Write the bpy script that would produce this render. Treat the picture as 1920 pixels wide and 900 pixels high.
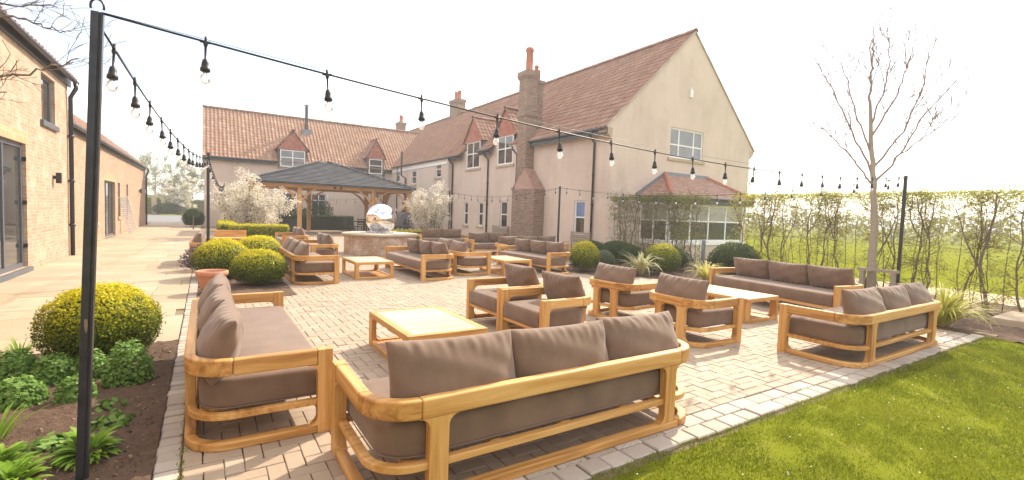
import bpy, math, random
import numpy as np
from mathutils import Vector, Matrix
R = math.radians
PI = math.pi
random.seed(7)
rng = np.random.default_rng(7)
S = bpy.context.scene
C = S.collection
for o in list(bpy.data.objects): bpy.data.objects.remove(o)

# ------------------------------------------------------------------ camera
EYE = 1.55
yaw, pitch, roll = .570841, -.0546963, -.034158
f_ = Vector((math.sin(yaw)*math.cos(pitch), math.cos(yaw)*math.cos(pitch), math.sin(pitch)))
r_ = Vector((math.cos(yaw), -math.sin(yaw), 0)); u_ = r_.cross(f_)
r2 = r_*math.cos(roll) - u_*math.sin(roll); u2 = u_*math.cos(roll) + r_*math.sin(roll)
cd = bpy.data.cameras.new('camera'); cam = bpy.data.objects.new('camera', cd); C.objects.link(cam)
cam.matrix_world = Matrix(((r2.x, u2.x, -f_.x, 0), (r2.y, u2.y, -f_.y, 0), (r2.z, u2.z, -f_.z, EYE), (0, 0, 0, 1)))
cd.sensor_width = 36; cd.lens = 895.6/1920*36; cd.clip_start = .05; cd.clip_end = 5000
S.camera = cam

# ------------------------------------------------------------------ sky, sun, exposure
SUN_EL, SUN_AZ = R(41), R(60.6)          # azimuth from +Y towards +X
W = bpy.data.worlds.new('World'); S.world = W; W.use_nodes = True
nt = W.node_tree; nt.nodes.clear()
sky = nt.nodes.new('ShaderNodeTexSky'); sky.sky_type = 'NISHITA'; sky.sun_disc = False
sky.sun_elevation = SUN_EL; sky.sun_rotation = SUN_AZ; sky.air_density = 1.0; sky.dust_density = 1.2; sky.ozone_density = 1.0
tc = nt.nodes.new('ShaderNodeTexCoord'); mp = nt.nodes.new('ShaderNodeMapping'); mp.inputs['Scale'].default_value = (1, 1, 3.2); mp.inputs['Location'].default_value = (2.3, 0, 0)
nz = nt.nodes.new('ShaderNodeTexNoise'); nz.inputs['Scale'].default_value = 1.9; nz.inputs['Detail'].default_value = 7; nz.inputs['Roughness'].default_value = .55
cr = nt.nodes.new('ShaderNodeValToRGB'); cr.color_ramp.elements[0].position = .43; cr.color_ramp.elements[1].position = .62
cr.color_ramp.elements[0].color = (.16, .16, .16, 1); cr.color_ramp.elements[1].color = (1, 1, 1, 1)
mx = nt.nodes.new('ShaderNodeMix'); mx.data_type = 'RGBA'; mx.inputs['B'].default_value = (11.6, 10.9, 10.2, 1)
bg = nt.nodes.new('ShaderNodeBackground'); bg.inputs['Strength'].default_value = .09
wo = nt.nodes.new('ShaderNodeOutputWorld')
L = nt.links.new
L(tc.outputs['Generated'], mp.inputs['Vector']); L(mp.outputs[0], nz.inputs['Vector']); L(nz.outputs['Fac'], cr.inputs[0])
L(cr.outputs[0], mx.inputs['Factor']); L(sky.outputs[0], mx.inputs['A']); L(mx.outputs['Result'], bg.inputs[0]); L(bg.outputs[0], wo.inputs[0])
sd = bpy.data.lights.new('sun', 'SUN'); sd.energy = 2.5; sd.angle = R(.9); sd.color = (1, .88, .70)
sun = bpy.data.objects.new('sun', sd); C.objects.link(sun)
sdir = Vector((math.sin(SUN_AZ)*math.cos(SUN_EL), math.cos(SUN_AZ)*math.cos(SUN_EL), math.sin(SUN_EL)))
sun.rotation_euler = sdir.to_track_quat('Z', 'Y').to_euler(); sun.location = (30, 20, 40)
S.view_settings.view_transform = 'Standard'; S.view_settings.look = 'None'
S.view_settings.exposure = 1.5; S.view_settings.gamma = 1
S.render.engine = 'CYCLES'; S.cycles.max_bounces = 8; S.cycles.transparent_max_bounces = 12
S.render.resolution_x = 1024; S.render.resolution_y = 480

# ------------------------------------------------------------------ materials
def mat(name):
    m = bpy.data.materials.new(name); m.use_nodes = True
    n = m.node_tree; return m, n, n.nodes['Principled BSDF'], n.links.new
def node(n, t, **k):
    d = n.nodes.new(t)
    for a, b in k.items():
        if a in d.inputs: d.inputs[a].default_value = b
        else: setattr(d, a, b)
    return d
def ramp(n, stops):
    d = n.nodes.new('ShaderNodeValToRGB'); e = d.color_ramp.elements
    while len(e) < len(stops): e.new(.5)
    for i, (p, c) in enumerate(stops): e[i].position = p; e[i].color = (*c, 1)
    return d
def bump(n, l, b, src, strength=.3, dist=.01):
    d = node(n, 'ShaderNodeBump', Strength=strength, Distance=dist); l(src, d.inputs['Height']); l(d.outputs[0], b.inputs['Normal'])
def pos(n, l, scale=(1, 1, 1), obj=True, rot=(0, 0, 0)):
    t = n.nodes.new('ShaderNodeTexCoord'); m = node(n, 'ShaderNodeMapping', Scale=scale, Rotation=rot)
    l(t.outputs['Object'], m.inputs[0]); return m.outputs[0]
def plain(name, col, rough=.6, metal=0, noise=.12, scale=8, bmp=.1, spec=.5):
    m, n, b, l = mat(name)
    t = node(n, 'ShaderNodeTexNoise', Scale=scale, Detail=5); l(pos(n, l), t.inputs['Vector'])
    rp = ramp(n, [(.3, tuple(c*(1-noise) for c in col)), (.7, tuple(min(1, c*(1+noise)) for c in col))])
    l(t.outputs['Fac'], rp.inputs[0]); l(rp.outputs[0], b.inputs['Base Color'])
    b.inputs['Roughness'].default_value = rough; b.inputs['Metallic'].default_value = metal; b.inputs['Specular IOR Level'].default_value = spec
    if bmp: bump(n, l, b, t.outputs['Fac'], bmp, .01)
    return m
def var_mat(name, stops, rough=.8, scale=20, mixn=.35, bmp=.3, dist=.004, spec=.4, stain=None):
    """colour from the per-face 'var' attribute (one value per block, tile or leaf) with a little noise"""
    m, n, b, l = mat(name)
    at = node(n, 'ShaderNodeAttribute', attribute_name='var'); t = node(n, 'ShaderNodeTexNoise', Scale=scale, Detail=6, Roughness=.65)
    l(pos(n, l), t.inputs['Vector'])
    a = node(n, 'ShaderNodeMath', operation='MULTIPLY_ADD'); l(t.outputs['Fac'], a.inputs[0]); a.inputs[1].default_value = mixn
    s = node(n, 'ShaderNodeMath', operation='SUBTRACT'); l(at.outputs['Fac'], s.inputs[0]); s.inputs[1].default_value = mixn/2
    l(s.outputs[0], a.inputs[2])
    rp = ramp(n, stops); l(a.outputs[0], rp.inputs[0]); out = rp.outputs[0]
    if stain:
        t2 = node(n, 'ShaderNodeTexNoise', Scale=stain[0], Detail=4); l(pos(n, l), t2.inputs['Vector'])
        r2_ = ramp(n, [(.35, (0, 0, 0)), (.7, (1, 1, 1))]); l(t2.outputs['Fac'], r2_.inputs[0])
        q = node(n, 'ShaderNodeMix', data_type='RGBA'); l(r2_.outputs[0], q.inputs['Factor']); l(out, q.inputs['A'])
        q.inputs['B'].default_value = (*stain[1], 1)
        mm = node(n, 'ShaderNodeMath', operation='MULTIPLY'); l(r2_.outputs[0], mm.inputs[0]); mm.inputs[1].default_value = stain[2]; l(mm.outputs[0], q.inputs['Factor'])
        out = q.outputs['Result']
    l(out, b.inputs['Base Color']); b.inputs['Roughness'].default_value = rough; b.inputs['Specular IOR Level'].default_value = spec
    if bmp: bump(n, l, b, t.outputs['Fac'], bmp, dist)
    return m
def leaf_mat(name, stops, trans=.35, rough=.5, spec=.2):
    m, n, b, l = mat(name)
    at = node(n, 'ShaderNodeAttribute', attribute_name='var'); rp = ramp(n, stops); l(at.outputs['Fac'], rp.inputs[0])
    l(rp.outputs[0], b.inputs['Base Color']); b.inputs['Roughness'].default_value = rough; b.inputs['Specular IOR Level'].default_value = spec
    tr = n.nodes.new('ShaderNodeBsdfTranslucent'); l(rp.outputs[0], tr.inputs[0]); ms = node(n, 'ShaderNodeMixShader', Fac=trans)
    l(b.outputs[0], ms.inputs[1]); l(tr.outputs[0], ms.inputs[2]); l(ms.outputs[0], n.nodes['Material Output'].inputs[0])
    return m
def wood(name, axis, cols, rough=.5, scale=1.0, spec=.4):
    m, n, b, l = mat(name)
    sc = [22, 22, 22]; sc[axis] = 1.3
    v = pos(n, l, tuple(s*scale for s in sc))
    oi = n.nodes.new('ShaderNodeObjectInfo'); ad = node(n, 'ShaderNodeVectorMath', operation='ADD'); l(v, ad.inputs[0])
    ml = node(n, 'ShaderNodeMath', operation='MULTIPLY'); l(oi.outputs['Random'], ml.inputs[0]); ml.inputs[1].default_value = 37
    l(ml.outputs[0], ad.inputs[1])
    t = node(n, 'ShaderNodeTexNoise', Scale=1, Detail=6, Roughness=.6, Distortion=.6); l(ad.outputs[0], t.inputs['Vector'])
    t2 = node(n, 'ShaderNodeTexNoise', Scale=.16, Detail=2); l(ad.outputs[0], t2.inputs['Vector'])
    a = node(n, 'ShaderNodeMath', operation='MULTIPLY_ADD'); l(t2.outputs['Fac'], a.inputs[0]); a.inputs[1].default_value = .7
    s = node(n, 'ShaderNodeMath', operation='MULTIPLY_ADD'); l(t.outputs['Fac'], s.inputs[0]); s.inputs[1].default_value = 1.25; s.inputs[2].default_value = -.58
    l(s.outputs[0], a.inputs[2])
    at = node(n, 'ShaderNodeAttribute', attribute_name='var')
    a2 = node(n, 'ShaderNodeMath', operation='MULTIPLY_ADD'); l(at.outputs['Fac'], a2.inputs[0]); a2.inputs[1].default_value = .4
    s3 = node(n, 'ShaderNodeMath', operation='SUBTRACT'); l(a.outputs[0], s3.inputs[0]); s3.inputs[1].default_value = .1; l(s3.outputs[0], a2.inputs[2])
    rp = ramp(n, list(zip((.2, .46, .74), cols))); l(a2.outputs[0], rp.inputs[0]); l(rp.outputs[0], b.inputs['Base Color'])
    b.inputs['Roughness'].default_value = rough; b.inputs['Specular IOR Level'].default_value = spec
    bump(n, l, b, t.outputs['Fac'], .12, .003)
    return m
def brick(name, plane, c1, c2, mortar, stain=None, w=.225, h=.075, stainamt=.7, sscale=2.2):
    """plane 'yz' for walls facing X, 'xz' for walls facing Y"""
    m, n, b, l = mat(name)
    g = n.nodes.new('ShaderNodeNewGeometry'); sp = n.nodes.new('ShaderNodeSeparateXYZ'); l(g.outputs['Position'], sp.inputs[0])
    cb = n.nodes.new('ShaderNodeCombineXYZ'); l(sp.outputs['Y' if plane == 'yz' else 'X'], cb.inputs[0]); l(sp.outputs['Z'], cb.inputs[1])
    bt = node(n, 'ShaderNodeTexBrick', Scale=1); bt.inputs['Brick Width'].default_value = w; bt.inputs['Row Height'].default_value = h
    bt.inputs['Mortar Size'].default_value = .008; bt.inputs['Mortar Smooth'].default_value = .2; bt.inputs['Bias'].default_value = -.1
    bt.inputs['Color1'].default_value = (*c1, 1); bt.inputs['Color2'].default_value = (*c2, 1); bt.inputs['Mortar'].default_value = (*mortar, 1)
    l(cb.outputs[0], bt.inputs['Vector']); out = bt.outputs['Color']
    t = node(n, 'ShaderNodeTexNoise', Scale=sscale, Detail=7, Roughness=.7); l(g.outputs['Position'], t.inputs['Vector'])
    tb = node(n, 'ShaderNodeTexNoise', Scale=11, Detail=5, Roughness=.7); l(g.outputs['Position'], tb.inputs['Vector'])
    if stain:
        rp = ramp(n, [(.48, (0, 0, 0)), (.66, (stainamt,)*3)]); l(t.outputs['Fac'], rp.inputs[0])
        q = node(n, 'ShaderNodeMix', data_type='RGBA'); l(rp.outputs[0], q.inputs['Factor']); l(out, q.inputs['A']); q.inputs['B'].default_value = (*stain, 1); out = q.outputs['Result']
    q2 = node(n, 'ShaderNodeMix', data_type='RGBA', blend_type='MULTIPLY'); q2.inputs['Factor'].default_value = .5
    rp2 = ramp(n, [(.3, (.6, .58, .55)), (.7, (1.2, 1.2, 1.2))]); l(tb.outputs['Fac'], rp2.inputs[0]); l(out, q2.inputs['A']); l(rp2.outputs[0], q2.inputs['B'])
    l(q2.outputs['Result'], b.inputs['Base Color']); b.inputs['Roughness'].default_value = .9
    ad = node(n, 'ShaderNodeMath', operation='MULTIPLY_ADD'); l(bt.outputs['Fac'], ad.inputs[0]); ad.inputs[1].default_value = -1; l(tb.outputs['Fac'], ad.inputs[2])
    bump(n, l, b, ad.outputs[0], .5, .012)
    return m
M = {}
TK = [(.31, .135, .033), (.53, .27, .075), (.66, .39, .145)]
for i, a in enumerate('xyz'): M['teak_'+a] = wood('teak_'+a, i, TK)
for i, a in enumerate('xyz'): M['oak_'+a] = wood('oak_'+a, i, [(.34, .165, .055), (.52, .285, .11), (.62, .37, .16)], .65)
M['teak_top'] = wood('teak_top', 0, [(.46, .33, .20), (.58, .44, .29), (.66, .53, .38)], .33, spec=.7)  # pale weathered teak, lightened further to put glare into its colour
def fabric(name, c):
    m, n, b, l = mat(name)
    v = pos(n, l, (1, 1, 1)); w1 = node(n, 'ShaderNodeTexNoise', Scale=420, Detail=2); l(v, w1.inputs['Vector'])
    t = node(n, 'ShaderNodeTexNoise', Scale=5, Detail=4); l(v, t.inputs['Vector'])
    a = node(n, 'ShaderNodeMath', operation='MULTIPLY_ADD'); l(w1.outputs['Fac'], a.inputs[0]); a.inputs[1].default_value = .5; l(t.outputs['Fac'], a.inputs[2])
    rp = ramp(n, [(.45, tuple(x*.78 for x in c)), (1.0, tuple(x*1.2 for x in c))]); l(a.outputs[0], rp.inputs[0]); l(rp.outputs[0], b.inputs['Base Color'])
    b.inputs['Roughness'].default_value = .9; b.inputs['Sheen Weight'].default_value = .25; b.inputs['Sheen Roughness'].default_value = .5; b.inputs['Specular IOR Level'].default_value = .2
    t3 = node(n, 'ShaderNodeTexNoise', Scale=7, Detail=3, Distortion=1.2); l(v, t3.inputs['Vector'])
    a3 = node(n, 'ShaderNodeMath', operation='MULTIPLY_ADD'); l(t3.outputs['Fac'], a3.inputs[0]); a3.inputs[1].default_value = 2; l(w1.outputs['Fac'], a3.inputs[2])
    bump(n, l, b, a3.outputs[0], .22, .006)
    return m
M['fabric'] = fabric('taupe_fabric', (.180, .116, .079))
def render_mat():
    m, n, b, l = mat('stucco'); v = pos(n, l); t = node(n, 'ShaderNodeTexNoise', Scale=.5, Detail=8, Roughness=.65); l(v, t.inputs['Vector'])
    t2 = node(n, 'ShaderNodeTexNoise', Scale=60, Detail=3); l(v, t2.inputs['Vector']); v3 = pos(n, l, (2.2, 2.2, .25)); t3 = node(n, 'ShaderNodeTexNoise', Scale=1.5, Detail=5); l(v3, t3.inputs['Vector'])
    a = node(n, 'ShaderNodeMath', operation='MULTIPLY_ADD'); l(t3.outputs['Fac'], a.inputs[0]); a.inputs[1].default_value = .35; l(t.outputs['Fac'], a.inputs[2])
    rp = ramp(n, [(.45, (.53, .43, .355)), (.72, (.63, .52, .435)), (.95, (.67, .555, .47))]); l(a.outputs[0], rp.inputs[0]); l(rp.outputs[0], b.inputs['Base Color'])
    b.inputs['Roughness'].default_value = .92; b.inputs['Specular IOR Level'].default_value = .2; bump(n, l, b, t2.outputs['Fac'], .3, .01); return m
M['stucco'] = render_mat()
M['stone'] = plain('stone_trim', (.45, .35, .24), .9, 0, .15, 9, .2)
M['white'] = plain('white_paint', (.8, .8, .79), .35, 0, .02, 5, 0)
M['black'] = plain('black_metal', (.022, .023, .027), .38, 0, .2, 12, .03)
M['postm'] = plain('post_metal', (.035, .036, .042), .32, .3, .25, 14, .05)
M['grey_frame'] = plain('grey_frame', (.105, .115, .135), .4, 0, .08, 8, 0)
M['lead'] = plain('lead', (.20, .22, .25), .55, .2, .2, 8, .1)
M['gutter'] = plain('gutter', (.02, .022, .03), .35, 0, .1, 8, 0)
M['scuff'] = plain('bare_scuffed_metal', (.20, .13, .10), .6, .2, .3, 90, .1)
M['rubber'] = plain('rubber', (.012, .012, .014), .5, 0, .1, 20, 0)
M['glass'] = plain('window_glass', (.035, .04, .042), .03, 0, .3, 1.5, 0, .9)
M['glass_mid'] = plain('reflecting_glass', (.15, .16, .17), .04, 0, .2, 1.5, 0, .9)  # grey base colour stands in for reflection on the panes
M['glass_pale'] = plain('blind_glass', (.33, .33, .30), .05, 0, .1, 1.5, 0, .9)
M['glass_blue'] = plain('sky_glass', (.12, .22, .42), .04, 0, .1, 1.5, 0, .9)  # blue base colour paints the reflected sky onto the pane
M['chrome'] = plain('polished_steel', (.86, .86, .86), .015, 1, .0, 3, 0)
M['terracotta'] = plain('terracotta', (.50, .22, .12), .75, 0, .12, 7, .1)
M['potred'] = plain('chimney_pot', (.40, .13, .075), .8, 0, .15, 6, .1)
M['oven'] = plain('oven_grey', (.12, .125, .14), .45, .2, .1, 8, .05)
M['brass'] = plain('brass', (.5, .28, .07), .35, .8, .2, 9, 0)
M['soil'] = var_mat('soil', [(0, (.05, .028, .017)), (.5, (.11, .066, .042)), (1, (.19, .125, .085))], .95, 24, 1.0, .9, .03)
M['ground'] = var_mat('meadow', [(0, (.10, .12, .006)), (.5, (.165, .185, .012)), (1, (.23, .235, .025))], .9, .9, .9, .3, .02, spec=0)
M['mulch'] = var_mat('mulch', [(0, (.05, .03, .02)), (.7, (.16, .10, .065)), (1, (.40, .31, .22))], .95, 30, .5, .3, .004)
M['straw'] = var_mat('straw', [(0, (.22, .16, .09)), (.5, (.40, .31, .19)), (1, (.55, .45, .30))], .95, 14, 1.0, .6, .02)
M['turf'] = var_mat('turf', [(0, (.10, .105, .012)), (.55, (.16, .18, .018)), (.8, (.20, .18, .05)), (1, (.22, .16, .08))], .95, 3, 1.0, .6, .02, spec=0)
M['sand'] = var_mat('joint_sand', [(0, (.11, .08, .05)), (.6, (.22, .165, .11)), (1, (.17, .17, .07))], .95, 16, .9, .4, .01)
M['asphalt'] = var_mat('asphalt', [(0, (.13, .13, .13)), (1, (.24, .235, .23))], .9, 30, .8, .3, .01)
M['paver'] = var_mat('paver', [(0, (.30, .225, .16)), (.5, (.375, .29, .21)), (1, (.44, .355, .27))], .75, 30, .35, .5, .006, stain=(1.1, (.33, .25, .18), .4))
M['sett'] = var_mat('sett', [(0, (.30, .25, .20)), (.6, (.42, .36, .30)), (1, (.52, .46, .39))], .8, 22, .35, .5, .006)
M['flag'] = var_mat('sandstone_flag', [(0, (.34, .255, .165)), (.5, (.43, .335, .23)), (1, (.49, .40, .29))], .75, 7, .5, .35, .006, stain=(.7, (.33, .245, .16), .45))
M['pantile'] = var_mat('pantile', [(0, (.20, .095, .06)), (.45, (.285, .15, .10)), (.75, (.34, .195, .14)), (1, (.40, .26, .20))], .85, 9, .25, .3, .01, stain=(.35, (.24, .16, .12), .35))
M['pantile_old'] = var_mat('weathered_pantile', [(0, (.25, .125, .075)), (.45, (.35, .195, .125)), (.75, (.41, .25, .17)), (1, (.48, .33, .24))], .85, 9, .25, .3, .01, stain=(.35, (.28, .19, .13), .3))
M['hungtile'] = var_mat('hung_tile', [(0, (.28, .095, .06)), (.5, (.37, .14, .095)), (1, (.44, .20, .14))], .85, 12, .3, .3, .01)
M['plaintile'] = var_mat('plain_tile', [(0, (.28, .155, .115)), (.5, (.365, .22, .17)), (1, (.43, .29, .235))], .85, 10, .3, .3, .01)
M['slate'] = var_mat('slate', [(0, (.035, .038, .044)), (.5, (.06, .064, .075)), (1, (.09, .095, .105))], .55, 14, .4, .3, .006)
M['gravel'] = var_mat('pale_pebble', [(0, (.35, .34, .33)), (.6, (.62, .60, .57)), (1, (.8, .79, .77))], .6, 30, .3, .1, .004)
M['bark'] = var_mat('bark', [(0, (.10, .07, .052)), (.5, (.19, .14, .11)), (1, (.29, .225, .18))], .95, 30, .9, .7, .01)
M['bark_dark'] = var_mat('dark_bark', [(0, (.035, .022, .018)), (.5, (.075, .05, .042)), (1, (.13, .095, .08))], .95, 30, .9, .6, .008)
M['bark_pale'] = var_mat('pale_bark', [(0, (.20, .165, .125)), (.5, (.34, .285, .22)), (1, (.45, .39, .31))], .95, 30, .9, .6, .008)
M['bark_pink'] = var_mat('pink_brown_bark', [(0, (.20, .14, .125)), (.5, (.32, .235, .21)), (1, (.42, .33, .29))], .95, 30, .9, .5, .006)  # pinkish bark, lightened so lens haze is part of its colour
M['birch'] = var_mat('birch_bark', [(0, (.22, .19, .16)), (1, (.55, .52, .48))], .9, 12, .8, .3, .008)
M['brick_lime'] = brick('limed_brick', 'yz', (.43, .265, .175), (.51, .355, .245), (.49, .41, .32), (.57, .48, .375), stainamt=.7)
M['brick_lime_x'] = brick('limed_brick_end', 'xz', (.43, .265, .175), (.51, .355, .245), (.49, .41, .32), (.57, .48, .375), stainamt=.7)
M['brick_soldier'] = brick('soldier_brick', 'yz', (.52, .30, .15), (.60, .38, .2), (.6, .5, .38), None, .075, .4)
M['brick_low'] = brick('buff_brick', 'yz', (.42, .25, .16), (.49, .33, .22), (.46, .37, .28), (.52, .42, .31), stainamt=.6)
M['brick_low_x'] = brick('buff_brick_end', 'xz', (.42, .25, .16), (.49, .33, .22), (.46, .37, .28), (.52, .42, .31), stainamt=.6)
M['brick_ch'] = brick('chimney_brick', 'yz', (.19, .115, .085), (.31, .20, .145), (.34, .28, .22), (.36, .27, .20), stainamt=.4)
M['brick_ch_x'] = brick('chimney_brick_side', 'xz', (.19, .115, .085), (.31, .20, .145), (.34, .28, .22), (.36, .27, .20), stainamt=.4)
M['brick_fire'] = brick('firepit_brick', 'xz', (.38, .235, .155), (.46, .31, .21), (.46, .37, .28), (.66, .58, .5), stainamt=.8, sscale=3)
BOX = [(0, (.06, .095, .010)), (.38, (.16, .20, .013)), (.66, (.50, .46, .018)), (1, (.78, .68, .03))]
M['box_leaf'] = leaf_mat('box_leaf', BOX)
M['box_dark'] = leaf_mat('clipped_dark_leaf', [(0, (.018, .035, .01)), (.6, (.045, .08, .02)), (1, (.09, .13, .03))])
M['shrub_grey'] = leaf_mat('grey_green_leaf', [(0, (.05, .075, .04)), (.6, (.12, .16, .09)), (1, (.22, .25, .15))])
M['mound'] = leaf_mat('geranium_leaf', [(0, (.07, .15, .025)), (.5, (.17, .31, .06)), (1, (.33, .48, .14))], .4)
M['lance'] = leaf_mat('lance_leaf', [(0, (.09, .18, .015)), (.5, (.19, .34, .03)), (1, (.34, .48, .08))], .4)
M['phorm'] = leaf_mat('variegated_leaf', [(0, (.20, .22, .06)), (.4, (.50, .47, .22)), (1, (.72, .68, .42))], .3)
M['phorm_green'] = leaf_mat('strap_leaf', [(0, (.18, .22, .02)), (.5, (.44, .44, .06)), (1, (.70, .64, .24))], .35)
M['hedge_leaf'] = leaf_mat('hornbeam_leaf', [(0, (.20, .20, .02)), (.5, (.36, .37, .04)), (1, (.54, .52, .11))], .5)
M['hedge_shade'] = leaf_mat('pleached_leaf', [(0, (.10, .115, .025)), (.5, (.19, .21, .05)), (1, (.31, .32, .10))], .45)  # darker copy of the hornbeam leaf, shade put into the colour
M['wood_leaf'] = leaf_mat('woodland_leaf', [(0, (.15, .155, .06)), (.5, (.25, .25, .11)), (1, (.36, .35, .18))], .45)  # leaf tones lightened, distance haze put into the colour
M['petal'] = leaf_mat('white_petal', [(0, (.62, .54, .42)), (.4, (.80, .74, .63)), (1, (.88, .85, .78))], .4, .6, .2)
M['lav'] = leaf_mat('purple_leaf', [(0, (.045, .03, .045)), (.5, (.12, .085, .13)), (1, (.22, .17, .22))], .25)
M['grass'] = leaf_mat('grass_blade', [(0, (.11, .135, .010)), (.5, (.225, .26, .016)), (.85, (.35, .36, .03)), (1, (.46, .38, .14))], .4, .5)
gm, n_, b_, l_ = mat('bulb_glass'); n_.nodes.remove(b_)
tr = node(n_, 'ShaderNodeBsdfTransparent', Color=(.93, .93, .92, 1)); gl = node(n_, 'ShaderNodeBsdfGlossy', Roughness=.03); df = node(n_, 'ShaderNodeBsdfTranslucent', Color=(.9, .9, .88, 1))
lw = node(n_, 'ShaderNodeLayerWeight', Blend=.35); m1 = n_.nodes.new('ShaderNodeMixShader'); m2 = node(n_, 'ShaderNodeMixShader', Fac=.22)
l_(lw.outputs['Fresnel'], m1.inputs[0]); l_(tr.outputs[0], m1.inputs[1]); l_(gl.outputs[0], m1.inputs[2]); l_(m1.outputs[0], m2.inputs[1]); l_(df.outputs[0], m2.inputs[2])
l_(m2.outputs[0], n_.nodes['Material Output'].inputs[0]); M['bulb'] = gm

# ------------------------------------------------------------------ mesh builder
class MB:
    def __init__(s): s.v = []; s.f = []; s.a = []; s.mi = []; s.cur = .5; s.m = 0
    def add(s, vs, fs):
        o = len(s.v); s.v += [tuple(p) for p in vs]
        for q in fs: s.f.append([i+o for i in q]); s.a.append(s.cur); s.mi.append(s.m)
        return s
    def poly(s, *p): return s.add(p, [list(range(len(p)))])
    def box(s, x0, y0, z0, x1, y1, z1, mtx=None):
        p = [(x0, y0, z0), (x1, y0, z0), (x1, y1, z0), (x0, y1, z0), (x0, y0, z1), (x1, y0, z1), (x1, y1, z1), (x0, y1, z1)]
        if mtx is not None: p = [mtx @ Vector(q) for q in p]
        return s.add(p, [(3, 2, 1, 0), (4, 5, 6, 7), (0, 1, 5, 4), (1, 2, 6, 5), (2, 3, 7, 6), (3, 0, 4, 7)])
    def tube(s, pts, r, n=8, cap=True):
        pts = [Vector(p) for p in pts]; k = len(pts); rr = r if hasattr(r, '__len__') else [r]*k
        vs = []; up = None
        for i, p in enumerate(pts):
            t = (pts[min(i+1, k-1)] - pts[max(i-1, 0)])
            if t.length < 1e-9: t = Vector((0, 0, 1))
            t.normalize()
            if up is None: up = Vector((0, 0, 1)) if abs(t.z) < .9 else Vector((1, 0, 0))
            a = t.cross(up)
            if a.length < 1e-6: a = t.orthogonal()
            a.normalize(); b = a.cross(t); up = b
            vs += [p + (a*math.cos(2*PI*j/n) + b*math.sin(2*PI*j/n))*rr[i] for j in range(n)]
        fs = [(i*n+j, i*n+(j+1) % n, (i+1)*n+(j+1) % n, (i+1)*n+j) for i in range(k-1) for j in range(n)]
        if cap: fs += [list(range(n))[::-1], [(k-1)*n+j for j in range(n)]]
        return s.add(vs, fs)
    def lathe(s, prof, c=(0, 0, 0), n=24, sx=1, sy=1):
        vs = [(c[0]+r*math.cos(2*PI*j/n)*sx, c[1]+r*math.sin(2*PI*j/n)*sy, c[2]+z) for r, z in prof for j in range(n)]
        k = len(prof)
        fs = [(i*n+j, i*n+(j+1) % n, (i+1)*n+(j+1) % n, (i+1)*n+j) for i in range(k-1) for j in range(n)]
        return s.add(vs, fs + [list(range(n))[::-1], [(k-1)*n+j for j in range(n)]])
    def prism(s, poly, ext):
        e = Vector(ext); k = len(poly); p = [Vector(q) for q in poly]
        return s.add(p + [q+e for q in p], [list(range(k))[::-1], list(range(k, 2*k))] + [(i, (i+1) % k, (i+1) % k+k, i+k) for i in range(k)])
    def leaves(s, P, N, size, aspect=.5, spread=.9, var=(0, 1), vary=None, flat=None):
        P = np.asarray(P, float); N = np.asarray(N, float); k = len(P)
        N = N/np.maximum(np.linalg.norm(N, axis=1, keepdims=True), 1e-6)
        a = N + rng.normal(0, spread, (k, 3)); a /= np.linalg.norm(a, axis=1, keepdims=True)
        b = np.cross(a, rng.normal(0, 1, (k, 3))); b /= np.maximum(np.linalg.norm(b, axis=1, keepdims=True), 1e-6)
        if flat is not None:                     # blades lie roughly in the surface, facing outwards
            n2 = N + rng.normal(0, flat, (k, 3)); n2 /= np.linalg.norm(n2, axis=1, keepdims=True)
            a = np.cross(n2, rng.normal(0, 1, (k, 3))); a /= np.maximum(np.linalg.norm(a, axis=1, keepdims=True), 1e-6); b = np.cross(n2, a)
        sz = (size*rng.uniform(.6, 1.25, k))[:, None]
        Q = np.stack([P, P+a*sz*.55+b*sz*aspect*.5, P+a*sz, P+a*sz*.55-b*sz*aspect*.5], 1).reshape(-1, 3)
        o = len(s.v); s.v += Q.tolist(); s.f += [[o+4*i, o+4*i+1, o+4*i+2, o+4*i+3] for i in range(k)]
        vv = rng.uniform(var[0], var[1], k) if vary is None else np.clip(vary, 0, 1)
        s.a += vv.tolist(); s.mi += [s.m]*k
        return s
    def build(s, name, mats, parent=None, smooth=False, bevel=0, seg=2, world=True, sub=0, limit=R(40)):
        me = bpy.data.meshes.new(name); me.from_pydata([tuple(p) for p in s.v], [], s.f)
        for mm in (mats if isinstance(mats, (list, tuple)) else [mats]): me.materials.append(M[mm] if isinstance(mm, str) else mm)
        at = me.attributes.new('var', 'FLOAT', 'FACE'); at.data.foreach_set('value', np.array(s.a, 'f'))
        if any(s.mi): me.polygons.foreach_set('material_index', np.array(s.mi, 'i'))
        if smooth: me.polygons.foreach_set('use_smooth', np.ones(len(s.f), bool))
        me.update()
        o = bpy.data.objects.new(name, me); C.objects.link(o)
        if parent is not None:
            o.parent = parent
            if world:
                q = parent; t = Vector((0, 0, 0))
                while q is not None: t += q.location; q = q.parent
                o.location = -t
        if bevel:
            bv = o.modifiers.new('bevel', 'BEVEL'); bv.width = bevel; bv.segments = seg; bv.limit_method = 'ANGLE'; bv.angle_limit = limit
        if sub:
            sb = o.modifiers.new('sub', 'SUBSURF'); sb.levels = sub; sb.render_levels = sub
        return o
def tag(o, label, cat=None, group=None, kind=None):
    if label: o['label'] = label
    if cat: o['category'] = cat
    if group: o['group'] = group
    if kind: o['kind'] = kind
    return o
def thing(name, loc, label, cat, group=None, rz=0):
    o = bpy.data.objects.new(name, None); C.objects.link(o); o.location = loc; o.rotation_euler = (0, 0, rz); o.empty_display_size = .2
    return tag(o, label, cat, group)
def struct(o): o['kind'] = 'structure'; return o
def copy_tree(o, parent=None):
    c = o.copy(); C.objects.link(c)
    if parent is not None: c.parent = parent
    for ch in list(o.children): copy_tree(ch, c)
    return c

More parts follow.
